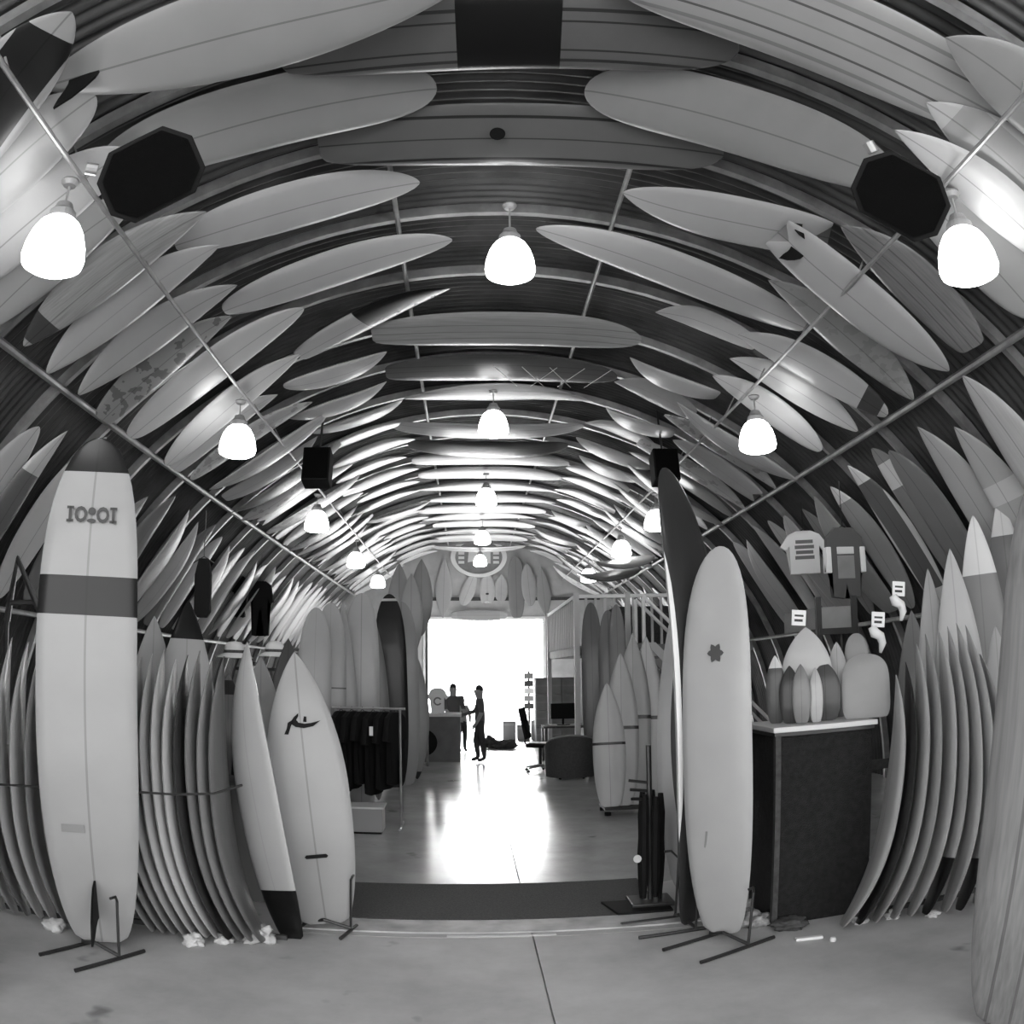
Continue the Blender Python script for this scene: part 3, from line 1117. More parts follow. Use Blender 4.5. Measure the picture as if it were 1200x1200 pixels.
# boards behind that rack, faces to the camera
y = 6.0
for px, ptop, pbot, kind, kw, lab in (
        (221, 703, 1080, 'shortboard', dict(shade=.46, b0=.865, b1=1.1, bs=.006, width=.5), 'pale board with a solid black nose, standing behind the packed rack'),
        (181, 722, 1080, 'shortboard', dict(shade=.46, width=.45), 'pale board half hidden behind the packed rack next to the black-nosed one'),
        (306, 770, 1080, 'shortboard', dict(shade=.3, b0=.62, b1=.66, bs=.02, c0=.5, c1=.6, cs=.01, width=.44), 'grey board with a black stripe, standing behind the white black-tailed shortboard'),
        (338, 748, 1075, 'pintail', dict(shade=.07, width=.42), 'dark pointed board standing right behind the logo shortboard'),
        (268, 790, 1080, 'shortboard', dict(shade=.22, b0=.9, b1=.97, bs=.02, width=.42), 'dark grey board standing behind the packed rack below the pale caps')):
    y += .13
    t = at_y(px, ptop, y)
    b = Vector((t.x * .97, y - .3, .02))
    board(kind, b, t, -facing(b, 0), lab, group='boards standing behind the packed rack', stringer=.3, **kw)

# racks: low rail, back frame and straps
def rack_frame(x0, x1, y, label):
    e = empty('board_rack', ((x0 + x1) / 2, y, 0), label, 'rack')
    w = (x1 - x0) / 2
    MB().box((-w, -.16, 0), (w, -.12, .03)).obj('floor_rail', DARK, e)
    MB().box((-w, .40, .95), (w, .44, 1.02)).obj('back_rail', DARK, e)
    for s in (-1, 1):
        MB().box((s * w - .025, .40, 0), (s * w + .025, .45, 1.0)).obj('post', DARK, e)
    return e


rack_frame(-3.6, -2.55, 5.25, 'low dark rack holding the outer packed boards')
rack_frame(-2.4, -1.2, 5.42, 'low dark rack holding the inner packed boards')


def strap(pts, label, y):
    ps = [at_y(p[0], p[1], y) for p in pts]
    o = MB().tube(ps, .008, 6).obj('rack_strap', BLACKM)
    setp(o, label, 'strap', 'black cords strung across the packed boards')


strap([(-20, 918), (30, 921), (60, 923), (84, 925)], 'thin black cord strung across the outer packed boards', 4.60)
strap([(160, 928), (205, 931), (250, 930), (284, 920)], 'thin black cord strung across the inner packed boards', 4.74)
CRUMP = grey('crumpled_pale_cloth', .5, .9, var=.2, vscale=12)
for k, (px, py, s) in enumerate(((66, 1090, .10), (226, 1107, .09), (304, 1103, .13), (262, 1105, .07))):
    blob(px, py, s, 'crumpled pale cloth under the packed tails, ' + ['outside the banded longboard', 'nearest the banded longboard', 'against the white black-tailed board', 'in the middle of the inner rack'][k], 'cloth', 'crumpled_cloth', CRUMP, k * 3.1, 'crumpled cloths under the racks')

# A-shaped black tent frame end behind the outer rack
a, b1, b2 = at_y(21, 655, 5.7), at_y(8, 728, 5.7), at_y(52, 728, 5.7)
m = MB()
m.tube([b1, a, b2], .03, 6)
m.tube([b1.lerp(a, .3), b2.lerp(a, .3)], .02, 6)
m.tube([b1, Vector((b1.x, b1.y, .02))], .02, 6)
m.tube([b2, Vector((b2.x, b2.y, .02))], .02, 6)
setp(m.obj('easel', BLACKM), 'black A-shaped easel rising behind the outer packed boards', 'easel')

# leaning boards at the very edges of the entrance
f = Vector((-2.52, 3.35, .02))
board('longboard', f, (-3.55, 3.9, 2.6), -facing(f, 20), 'pale longboard leaning outwards close to the entrance, beside the outer rack', width=.56, shade=.5)
f = Vector((2.36, 3.0, .02))
board('longboard', f, (2.98, 3.35, 2.75), -facing(f, -8), 'wide grained board with twin stringers leaning close to the entrance', width=.66, shade=.24, grain=.12, lines=.6)

# ------------------------------------------------------------------ right-hand longboard, tall dark board, and stands
f = on_floor(846, 1103)
t = at_y(843, 640, f.y + .10)
rb = board('longboard', f + Vector((0, 0, .06)), t, -facing(f, -24), 'pale longboard with a dark flower emblem and thick rails, standing on a stand', width=.47, thick=1.25, shade=.52, stringer=0)
zz = 2.9 * .725
yy = decal_plane(rb, zz) - .004
stick('emblem', [(math.cos(a * PI / 12) * (.055 + .012 * math.cos(a * PI / 2)), math.sin(a * PI / 12) * (.05 + .012 * math.cos(a * PI / 2)) / (2.45 / 2.9)) for a in range(24)], rb, INK, yy, .003, zz, .02)
zz = 2.9 * .26
yy = decal_plane(rb, zz) - .004
stick('small_mark', [(-.09, -.06), (-.08, -.06), (-.065, .06), (-.08, .06)], rb, INK2, yy, .003, zz)
stand((f.x + .03, f.y - .05, 0), R_(-62), 'black tubular stand under the flower-emblem longboard', bar=.40)

f = on_floor(812, 1084)
t = at_y(780, 548, f.y + .05)
td = board('longboard', f + Vector((0, 0, .03)), t, -facing(f, 60), 'very tall board turned edge on, with a bright rail and a dark face', width=.62, thick=1.35, shade=.045, rs=.6, stringer=0, name='surfboard')
stand((f.x - .05, f.y + .02, 0), R_(-80), 'black tubular stand under the very tall dark board', bar=.40, arm=.5)
f = on_floor(822, 1055)
t = at_y(820, 652, f.y + .5)
board('pintail', f + Vector((0, 0, .02)), t, -facing(f), 'dark pointed board standing behind the flower-emblem longboard', width=.5, shade=.1, stringer=0)
board('pintail', f + Vector((-.1, .35, .02)), at_y(808, 648, f.y + .9), -facing(f), 'white-edged pointed board hidden behind the dark pointed one', width=.46, shade=.6)

# ------------------------------------------------------------------ carpet-covered black display counter with small boards on it
c = on_floor(905, 1086)
CARP = grey('black_display_carpet', .009, .95, var=.6, vscale=25, bump=.7, bscale=120)
x0c, x1c = c.x, c.x + .72
y0c, y1c = c.y, c.y + .62
ztop = at_y(905, 853, c.y).z
e = empty('display_counter', ((x0c + x1c) / 2, (y0c + y1c) / 2, 0), 'black carpet-covered display counter with a pale top', 'counter')
hw, hd = (x1c - x0c) / 2, (y1c - y0c) / 2
MB().box((-hw + .03, -hd + .02, 0), (hw, hd, ztop - .06)).obj('body', CARP, e, bevel=.01)
MB().box((-hw - .03, -hd - .03, ztop - .035), (hw + .02, hd + .02, ztop)).obj('top', PALE, e, bevel=.006)
MB().box((-hw - .02, -hd - .02, ztop - .06), (hw, hd, ztop - .036)).obj('edge_strip', BLACKM, e)
MB().box((-hw - .01, -hd - .012, 0), (-hw + .028, -hd + .028, ztop - .06)).obj('corner_post', DARK, e)
# small boards standing on it
def on_counter(px, ptop, y, kind, lab, w, **kw):
    t = at_y(px, ptop, y + .06)
    b = Vector((t.x - .02, y, ztop + .004))
    return board(kind, b, t, -facing(b, 0), lab, group='small boards standing on the display counter', width=w, thick=.45, **kw)


on_counter(1013, 766, y0c + .07, 'body', 'grey round-topped bodyboard standing at the end of the display counter', .34, shade=.36, stringer=0, name='bodyboard')
on_counter(944, 735, y0c + .30, 'shortboard', 'widest pale pointed small board standing on the display counter', .36, shade=.6, stringer=0)
on_counter(925, 780, y0c + .20, 'shortboard', 'dark small board standing on the display counter before the widest pale one', .15, shade=.08)
on_counter(938, 778, y0c + .13, 'shortboard', 'grey small board standing on the display counter beside the dark one', .13, shade=.3)
on_counter(955, 782, y0c + .13, 'shortboard', 'slim pale small board in the middle of the display counter', .10, shade=.6)
on_counter(966, 775, y0c + .20, 'shortboard', 'broad dark small board standing on the display counter', .22, shade=.1)
on_counter(908, 768, y0c + .30, 'shortboard', 'small white-tipped board at the post end of the display counter', .14, shade=.15, b0=.8, b1=1.1, bs=.65)
on_counter(980, 752, y0c + .42, 'shortboard', 'slender pale board behind the bodyboard on the display counter', .16, shade=.55)
on_counter(1003, 742, y0c + .47, 'body', 'grey pointed panel behind the bodyboard on the display counter', .2, shade=.32, name='bodyboard', stringer=0)

# clutter at the foot of the counter
blob(884, 1085, .12, 'crumpled mottled bag on the floor beside the counter post', 'bag', 'crumpled_bag', grey('mottled_bag', .28, .7, var=.6, vscale=20), 4.2)
blob(876, 1062, .07, 'small pale crumpled bundle on top of the floor clutter', 'bundle', 'crumpled_bundle', CRUMP, 9.4)
blob(925, 1088, .14, 'dark crumpled cloth heap at the foot of the display counter', 'cloth', 'cloth_heap', grey('dark_heap', .06, .9, var=.5, vscale=15), 14.2, squash=.4)
c = on_floor(948, 1101)
o = MB().box((-.09, -.02, 0), (.09, .02, .02)).obj('foam_strip', WHITE, bevel=.006)
o.location = c
o.rotation_euler.z = -.15
setp(o, 'small white foam strip on the floor before the display counter', 'foam strip')
o = MB().lathe([(0, 0), (.018, 0), (.022, .012), (.016, .028), (0, .03)], 12).obj('wax_lump', WHITE)
o.location = on_floor(976, 1103)
setp(o, 'small white lump of wax on the floor beside the foam strip', 'wax')

# ------------------------------------------------------------------ right rack (rails towards the camera)
bases = [2.34, 2.45, 2.57, 2.70, 2.83, 2.93, 3.06, 3.16, 3.33]
tops = [(2.80, 1.66), (2.88, 1.74), (2.97, 1.86), (3.05, 1.92), (3.16, 1.95), (3.24, 1.96), (3.32, 1.98), (3.40, 1.96), (3.52, 1.75)]
rsh = [dict(shade=.6), dict(shade=.03, blotch=.3), dict(shade=.55), dict(shade=.42), dict(shade=.6), dict(shade=.5, b0=-1, b1=.2, bs=.01), dict(shade=.6), dict(shade=.58, b0=-1, b1=.18, bs=.01), dict(shade=.45)]
rlab = ['pale curved board first in the rack beside the display counter', 'black speckled board in the packed rack beside the display counter', 'pale thin-railed board next to the black speckled one in the rack',
        'grey board in the middle of the rack beside the display counter', 'pale board with a black letter mark in the rack by the counter', 'pale board with a black tail pad in the middle of the rack',
        'plain pale board between two boards with black tail pads', 'pale board with black tail pad and white label near the rack end', 'grey board at the outer end of the rack by the counter']
rack_row(bases, tops, [4.94, 4.93, 4.92, 4.91, 4.90, 4.86, 4.82, 4.78, 4.82], 5.12, rsh, [9, 9, 10, 10, 11, 12, 13, 14, 14], rlab, 'boards in the rack beside the display counter', ['rackboard'], 1)
rack_frame(2.80, 3.75, 5.30, 'low dark rack holding the packed boards beside the display counter')
for k, (px, py, s) in enumerate(((1008, 1082, .06), (1045, 1076, .07), (1092, 1074, .06))):
    blob(px, py, s, 'crumpled pale cloth, ' + nth(k + 1) + ' from the display counter under its rack', 'cloth', 'crumpled_cloth', CRUMP, 20 + k * 2.3, 'crumpled cloths under the racks')

# boards standing behind the right rack, faces to the camera
for px, pt, y, kind, kw, lab in (
        (1087, 666, 5.85, 'pintail', dict(shade=.5, width=.32), 'slim pale pointed board standing behind the packed rack by the counter'),
        (1113, 643, 5.62, 'pintail', dict(shade=.6, width=.42), 'shiny white pointed board standing behind the packed rack by the counter'),
        (1140, 604, 6.10, 'roundpin', dict(shade=.3, width=.46, b0=.82, b1=1.1, bs=.62), 'dark board with a white nose standing behind the packed rack'),
        (1170, 582, 6.40, 'shortboard', dict(shade=.22, width=.52, c0=.88, c1=1.1, cs=.55), 'tall dark grey board with a pale nose standing behind the rack'),
        (1205, 590, 5.98, 'pintail', dict(shade=.55, width=.46), 'tall pale board at the outer end behind the rack'),
        (1166, 733, 5.35, 'shortboard', dict(shade=.5, width=.34), 'short pale pointed board beside the grained leaning board'),
        (1068, 715, 6.55, 'pintail', dict(shade=.3, width=.4), 'grey board standing deep behind the shiny white pointed one')):
    t = at_y(px, pt, y)
    b = Vector((t.x * .985, y - .25, .02))
    board(kind, b, t, -facing(b, 0), lab, group='boards standing behind the rack by the counter', stringer=.3, **kw)

# ------------------------------------------------------------------ hanging clothes and wall display
def garment(name, poly, c, label, cat, mat, depth=.05, group=None, hang=None, rz=0.0, sub=None):
    """soft garment cut from an outline, padded, hung on a hanger"""
    e = empty(name, c, label, cat, group, rz)
    bm = bmesh.new()
    n = len(poly)
    cx = sum(p[0] for p in poly) / n
    cz = sum(p[1] for p in poly) / n
    ins = lambda p: (cx + (p[0] - cx) * .96, cz + (p[1] - cz) * .98)
    rim = [bm.verts.new((p[0], 0, p[1])) for p in poly]
    front = [bm.verts.new((ins(p)[0], -depth / 2, ins(p)[1])) for p in poly]
    back = [bm.verts.new((ins(p)[0], depth / 2, ins(p)[1])) for p in poly]
    bm.faces.new(front)
    bm.faces.new(back[::-1])
    for k in range(n):
        j = (k + 1) % n
        bm.faces.new((front[j], front[k], rim[k], rim[j]))
        bm.faces.new((rim[j], rim[k], back[k], back[j]))
    bmesh.ops.triangulate(bm, faces=[f for f in bm.faces if len(f.verts) > 4])
    bmesh.ops.recalc_face_normals(bm, faces=bm.faces)
    me = bpy.data.meshes.new(name)
    bm.to_mesh(me)
    bm.free()
    me.materials.append(mat)
    link('fabric', me, None, e)
    if hang is not None:
        zt = max(p[1] for p in poly)
        MB().tube([(-.12, 0, zt - .05), (0, 0, zt + .02), (.12, 0, zt - .05)], .006, 5).obj('hanger', BLACKM, e)
        MB().tube([(0, 0, zt + .02), (0, 0, zt + hang)], .005, 5).obj('hook', BLACKM, e)
    return e


SUIT = [(-.09, 1.0), (.09, 1.0), (.20, .93), (.26, .62), (.19, .60), (.15, .75), (.15, .5), (.17, .02), (.08, 0), (.02, .46), (-.02, .46), (-.08, 0), (-.17, .02), (-.15, .5), (-.15, .75), (-.19, .60), (-.26, .62), (-.20, .93)]
TEE = [(-.10, .70), (-.05, .67), (.05, .67), (.10, .70), (.22, .64), (.34, .44), (.26, .38), (.21, .46), (.21, 0), (-.21, 0), (-.21, .46), (-.26, .38), (-.34, .44), (-.22, .64)]


def sc_poly(p, sx, sz):
    return [(a * sx, b * sz) for a, b in p]


yv = 15.5
c = at_y(305, 746, yv)
top = at_y(305, 681, yv)
hgt = top.z - c.z
garment('wetsuit', sc_poly(SUIT, 1.0, hgt), c, 'black full wetsuit with legs hanging in front of the wall boards', 'wetsuit', RUBBER, .08, hang=.9)
c = at_y(281, 724, yv)
garment('wetsuit_jacket', sc_poly(SUIT, .62, .78), c, 'narrow black wetsuit jacket hanging next to the full wetsuit', 'wetsuit', RUBBER, .08, hang=.7)
c = at_y(237, 724, 8.5)
o = garment('board_bag', [(-.05, .62), (.05, .62), (.09, .45), (.09, .06), (.05, 0), (-.05, 0), (-.09, .06), (-.09, .45)], c, 'slim black bag hanging behind the black-nosed board', 'bag', RUBBER, .07, hang=.5)
# jersey with pale sides, T-shirt on the wall on the other side
yv = 8.2
c = at_y(992, 702, yv)
top = at_y(992, 618, yv)
hgt = top.z - c.z
o = garment('wetsuit', [(-.11, hgt), (.11, hgt), (.22, hgt * .86), (.24, hgt * .38), (.17, hgt * .36), (.17, .02), (.03, 0), (0, hgt * .2), (-.03, 0), (-.17, .02), (-.17, hgt * .36), (-.24, hgt * .38), (-.22, hgt * .86)], c,
            'dark short wetsuit with white sleeve panels hanging by the curved wall', 'wetsuit', grey('dark_grey_neoprene', .08, .8), .07, hang=.5)
for s in (-1, 1):
    MB().box((s * .205 - .03, -.055, hgt * .36), (s * .205 + .03, .05, hgt * .72)).obj('sleeve_panel', WHITE, o, bevel=.008)
MB().box((-.10, -.048, hgt * .62), (.10, -.03, hgt * .72)).obj('chest_panel', PALE, o, bevel=.005)
MB().box((-.10, -.046, hgt * .28), (.10, -.03, hgt * .60)).obj('front_panel', MID, o, bevel=.005)
yv = 9.5
c = at_y(944, 673, yv)
top = at_y(944, 622, yv)
hgt = top.z - c.z
o = garment('t_shirt', sc_poly(TEE, .9, hgt / .7), c, 'pale T-shirt with a grey chest print hung by the curved wall', 't-shirt', grey('pale_cotton', .75, .9), .05, hang=.35, rz=R_(-14))
PR = grey('shirt_print', .16, .8)
for k in range(4):
    MB().box((-.12 + .012 * (k % 2), -.031, hgt * (.34 + .12 * k)), (.12 - .012 * (k % 2), -.026, hgt * (.42 + .12 * k))).obj('print_row', PR, o)

# shelf with a dark frame on the curved wall
p0, p1 = at_y(957, 712, 7.6), at_y(1000, 735, 7.6)
e = empty('wall_shelf', ((p0.x + p1.x) / 2, 7.6, p1.z), 'grey shelf box with a black frame below the short wetsuit', 'shelf')
w, h = (p1.x - p0.x) / 2, p0.z - p1.z
MB().box((-w, -.02, 0), (w, .9, h)).obj('box', MID, e)
for s in (-1, 1):
    MB().box((s * w - .03, -.05, -.25), (s * w + .03, -.02, h + .1)).obj('upright', BLACKM, e)
MB().box((-w, -.06, -.06), (w, -.021, 0)).obj('crossbar', BLACKM, e)
for s in (-1, 1):
    MB().box((s * w - .03, .2, -p1.z), (s * w + .03, .26, 0)).obj('leg', BLACKM, e)
# white hang tags on board noses
for (px, py, y, lab) in ((936, 724, 5.68, 'white printed tag standing on the widest pale small board'), (1053, 690, 5.75, 'white tag with a pale nose guard beside the slim pointed board'), (1029, 726, 5.6, 'white tag with a ring hanging above the bodyboard')):
    c = at_y(px, py, y)
    e = empty('hang_tag', c, lab, 'tag', 'white hang tags')
    e.rotation_euler = (0, R_(5), 0)
    MB().box((-.055, -.004, -.055), (.055, .004, .055)).obj('card', WHITE, e)
    MB().box((-.035, -.006, .008), (.035, -.0045, .022)).obj('print_line', INK, e)
    MB().box((-.035, -.006, -.028), (.03, -.0045, -.010)).obj('print_line', INK, e)
    if px > 1000:
        MB().tube([(-.05, 0, -.055), (-.03, -.01, -.10), (.02, -.01, -.12), (.045, 0, -.17), (.03, 0, -.24)], [.03, .04, .035, .03, .012], 10).obj('nose_guard', WHITE, e, smooth=True)

# pale caps on a stand behind the rack
for px, py, s, lab in ((275, 763, .13, 'pale sun hat on the hat stand nearest the black-nosed board'), (322, 762, .12, 'pale sun hat on the hat stand nearest the logo shortboard'), (297, 790, .11, 'lowest and smallest pale sun hat on the hat stand')):
    c = at_y(px, py, 7.2)
    e = empty('sun_hat', c, lab, 'hat', 'pale sun hats on the hat stand')
    MB().lathe([(0, .10), (.07, .09), (.10, .05), (.105, -.02), (.19, -.06), (.19, -.07), (.10, -.035), (0, -.035)], 22).obj('crown', PALE, e, smooth=True).scale = (s / .15,) * 3
    MB().lathe([(.104, -.02), (.109, -.02), (.111, .01), (.104, .01)], 22).obj('band', DARK, e).scale = (s / .15,) * 3
a, b, d = at_y(275, 775, 7.2), at_y(322, 774, 7.2), at_y(297, 800, 7.2)
m = MB()
m.tube([(d.x, 7.25, 0), (d.x, 7.25, a.z)], .02, 8)
m.tube([(a.x, 7.25, a.z - .06), (b.x, 7.25, a.z - .06)], .015, 8)
m.lathe([(0, 0), (.2, 0), (.2, .02), (0, .02)], 20, (d.x, 7.25, 0))
setp(m.obj('hat_stand', BLACKM), 'thin black hat stand behind the packed rack', 'hat stand')

# ------------------------------------------------------------------ clothes rail with black wetsuits, plastic bin below
c = on_floor(432, 972)
e = empty('clothes_rail', (c.x, c.y + .1, 0), 'chrome clothes rail beside the pale standing boards', 'clothes rail')
zr = at_y(450, 831, c.y).z
for s in (-1, 1):
    MB().tube([(s * .36, 0, .02), (s * .36, 0, zr)], .014, 8).obj('post', STEEL, e)
    MB().tube([(s * .36, -.25, .03), (s * .36, .25, .03)], .014, 8).obj('foot', STEEL, e)
MB().tube([(-.40, 0, zr), (.42, 0, zr)], .014, 8).obj('top_bar', STEEL, e)
for k in range(6):
    xx = c.x - .30 + .12 * k
    garment('wetsuit', sc_poly(SUIT, .85, .95 - .06 * (k % 3)), (xx, c.y + .1, zr - .98 + .06 * (k % 3)), 'black wetsuit, ' + nth(k + 1) + ' from the logo shortboard on the chrome clothes rail', 'wetsuit', RUBBER, .07, 'black wetsuits on the clothes rail', hang=.05, rz=R_(64))
p = at_y(433, 858, c.y - .35)
o = MB().box((-.02, -.004, -.05), (.02, .004, .05)).obj('price_card', WHITE)
o.location = (p.x, c.y - .20, p.z)
setp(o, 'small white card pinned on the black wetsuits', 'card')
e = empty('plastic_bin', (c.x - .02, c.y - .1, 0), 'pale see-through plastic bin under the black wetsuits', 'bin')
BINM = grey('cloudy_plastic', .3, .4)
m = MB()
for (lo, hi) in (((-.2, -.16, .02), (.2, -.15, .28)), ((-.2, .15, .02), (.2, .16, .28)), ((-.2, -.15, .02), (-.19, .15, .28)), ((.19, -.15, .02), (.2, .15, .28)), ((-.19, -.15, .02), (.19, .15, .03))):
    m.box(lo, hi)
m.obj('tub', BINM, e)
MB().box((-.22, -.18, .28), (.22, .18, .30)).obj('rim', PALE, e)
MB().box((-.19, -.17, .0), (.19, .17, .019)).obj('base', BLACK, e)

# ------------------------------------------------------------------ boards standing along the aisle
def aisle(kind, pf, pt, lab, w, dy=.15, turn=0, group='boards standing along the aisle', **kw):
    f = on_floor(*pf)
    t = at_y(pt[0], pt[1], f.y + dy)
    return board(kind, f + Vector((0, 0, .03)), t, -facing(f, turn), lab, group=group, width=w, **kw)


aisle('longboard', (366, 966), (371, 712), 'pale longboard nearest the logo shortboard in the row above the wetsuits', .40, shade=.5, stringer=.2)
aisle('longboard', (385, 962), (388, 706), 'pale longboard with a tiny dark mark in the row above the wetsuits', .40, shade=.48, stringer=.2, b0=.60, b1=.607, bs=.1)
aisle('gun', (404, 958), (402, 704), 'pale longboard beside a dark slot in the row above the wetsuits', .36, shade=.5, stringer=.2)
aisle('longboard', (424, 952), (424, 695), 'pale longboard with dotted line in the row above the wetsuits', .46, shade=.55, stringer=.5)
aisle('pintail', (444, 940), (437, 720), 'mid-grey pointed board beside the big black-faced board', .38, shade=.28)
aisle('longboard', (463, 925), (456, 696), 'big black-faced longboard with a white nose spot standing by the aisle', .48, shade=.03, stringer=0, c0=.962, c1=.975, cs=.6)
f1 = aisle('longboard', (475, 922), (470, 705), 'pale longboard standing just behind the black-faced one', .5, shade=.5)
aisle('pintail', (489, 915), (487, 766), 'pale pointed board with a dark tail standing at the end of the row', .42, shade=.42, b0=-1, b1=.06, bs=.02, stringer=.8)
for px, p0_, p1_, y, w, sh, lab in ((482, 772, 672, 15.0, .42, .6, 'white board hung upright above the end of the aisle row'), (494, 745, 655, 15.2, .4, .45, 'grey board hung upright next to the white one above the aisle row'),
                                    (468, 760, 660, 15.45, .44, .5, 'pale board hung upright behind the black-faced longboard')):
    t, b = at_y(px, p1_, y), at_y(px, p0_, y)
    board('pintail', b, t, -facing(b), lab, group='boards hung upright above the aisle row', width=w, shade=sh)
# upright frame that carries them
m = MB()
for px in (462, 500):
    p = at_y(px, 700, 15.75)
    m.tube([(p.x, 15.75, 0), (p.x, 15.75, 3.45)], .025, 8)
p, q = at_y(462, 690, 15.75), at_y(500, 690, 15.75)
m.tube([(p.x, 15.75, 3.4), (q.x, 15.75, 3.4)], .02, 8)
m.tube([(p.x, 15.75, 2.8), (q.x, 15.75, 2.8)], .03, 8)
setp(m.obj('hanging_frame', STEEL), 'tall steel frame holding the upright hung boards', 'frame')

# right aisle rack of five thruster boards on wheels
f = on_floor(738, 957)
e = empty('rolling_rack', (f.x, f.y + .2, 0), 'low black rolling rack under the fan of pointed boards', 'rack')
MB().box((-.30, -.22, .09), (.42, .25, .12)).obj('deck', BLACKM, e)
for sx in (-.26, .38):
    for sy in (-.18, .2):
        MB().lathe([(0, -.02), (.04, -.02), (.04, .02), (0, .02)], 14, (sx, sy, .045)).obj('wheel', BLACK, e)
MB().tube([(-.28, .22, .12), (-.28, .25, 1.05), (.40, .25, 1.05), (.40, .22, .12)], .015, 8).obj('back_frame', BLACKM, e)
for k, (pb, pt, sh, w) in enumerate((((716, 950), (711, 800), .6, .40), ((729, 951), (727, 765), .5, .42), ((742, 951), (741, 742), .4, .44), ((757, 950), (757, 745), .55, .42), ((768, 948), (769, 790), .5, .36))):
    b = at_y(pb[0], pb[1], f.y + .05 + .045 * k)
    t = at_y(pt[0], pt[1], f.y + .32 + .05 * k)
    b.z = .125
    board('shortboard', b, t, facing(b), ['white', 'pale', 'grey', 'light', 'narrow pale'][k] + ' pointed three-finned board standing on the rolling rack', group='three-finned boards on the rolling rack', width=w, shade=sh, fins=3, fsc=.8, stringer=.5, b0=.50, b1=.522, bs=.02)

# black tripod easel of leashes beside the aisle and black mat under it
f = on_floor(762, 1062)
e = empty('leash_stand', f, 'black accessory stand hung with leashes beside the tall dark board', 'display stand')
MB().box((-.16, -.14, 0), (.16, .14, .03)).obj('base', BLACKM, e, bevel=.01)
MB().tube([(0, 0, .03), (-.02, 0, 1.2)], .02, 8).obj('pole', BLACKM, e)
for k, zz in enumerate((.80, .86, .92)):
    MB().tube([(-.01, 0, zz), (-.16, -.08 + .06 * k, zz + .02)], .012, 6).obj('arm', BLACKM, e)
for k in range(5):
    a = 2 * PI * k / 5
    pts = [(math.cos(a) * .07, math.sin(a) * .07, .84 - .16 * j + .02 * math.sin(j * 2 + k)) for j in range(6)]
    MB().tube(pts, [.02, .034, .03, .036, .03, .016], 7).obj('leash', RUBBER, e)
p = at_y(744, 1008, f.y)
m = MB().lathe([(0, 0), (.03, 0), (.03, .01), (0, .01)], 12).obj('buckle', PALE, e)
m.location = (p.x - f.x, -.09, p.z)
m.rotation_euler.x = R_(90)
c = on_floor(752, 1066)
o = MB().prism([(-.20, -.17), (.20, -.17), (.20, .17), (-.27, .17)], .0145, .03, 'xy').obj('rubber_mat', RUBBER)
o.location = (c.x, c.y + .02, 0)
setp(o, 'small black rubber mat on the corner of the carpet runner', 'mat')
e.location.z = .031

# ------------------------------------------------------------------ end wall: boards and the oval sign
YW = YEND - .13


def wall_board(kind, pa, pb, w, lab, **kw):
    a, b = at_y(pa[0], pa[1], YW), at_y(pb[0], pb[1], YW)
    return board(kind, a, b, (0, -1, 0), lab, group='boards fixed on the end wall', width=w, thick=.5, **kw)


wall_board('gun', (519, 724), (521, 654), .52, 'long pale board fixed upright on the end wall beside the oval sign', shade=.55, inset=.35)
wall_board('longboard', (606, 724), (604, 652), .50, 'long grey board fixed upright on the end wall past the small boards', shade=.3)
wall_board('egg', (542, 709), (556, 673), .42, 'tilted small white board fixed on the end wall under the sign', shade=.7)
s1 = wall_board('fish', (571, 707), (571, 672), .46, 'upright small white board with a dark dot, fixed under the sign', shade=.7)
wall_board('shortboard', (587, 704), (588, 673), .40, 'upright small pale board fixed on the end wall next to the dotted one', shade=.6)
wall_board('longboard', (529, 721), (595, 721), .34, 'pale board fixed lengthwise on the end wall over the doorway', shade=.55, inset=.3)
wall_board('gun', (640, 722), (634, 664), .46, 'grey board fixed upright on the end wall by the loft', shade=.4)
wall_board('roundpin', (622, 710), (617, 660), .46, 'light board fixed upright on the end wall by the loft', shade=.5)
dz = MB().lathe([(0, 0), (.06, 0), (.06, .01), (0, .01)], 14).obj('dark_dot', INK, s1)
dz.matrix_basis = Matrix.Translation((0, .04, .55)) @ Matrix.Rotation(-PI / 2, 4, 'X')
c = at_y(561, 653, YW)
e = empty('oval_sign', (c.x, YW, c.z), 'oval white sign with a ring border on the end wall', 'sign')
m = MB()
n = 40
for k in range(n):
    a0, a1 = 2 * PI * k / n, 2 * PI * (k + 1) / n
    q = [(math.cos(a) * r * 1.0, math.sin(a) * r * .72) for a, r in ((a0, .86), (a1, .86), (a1, .72), (a0, .72))]
    m.prism(q, -.05, .0, 'xz')
m.obj('ring', WHITE, e)
MB().prism([(math.cos(2 * PI * k / n) * .72, math.sin(2 * PI * k / n) * .52) for k in range(n)], -.02, 0, 'xz').obj('field', MID, e)
MB().prism([(-.34, -.16), (-.1, -.12), (.05, -.16), (.36, -.2), (.36, .22), (.0, .16), (-.3, .22)], -.05, -.021, 'xz').obj('centre_panel', WHITE, e)
for k in range(3):
    for s in (-1, 1):
        MB().box((s * .53 - .09, -.04, -.2 + .14 * k), (s * .53 + .09, -.021, -.12 + .14 * k)).obj('sign_stroke', WHITE, e)

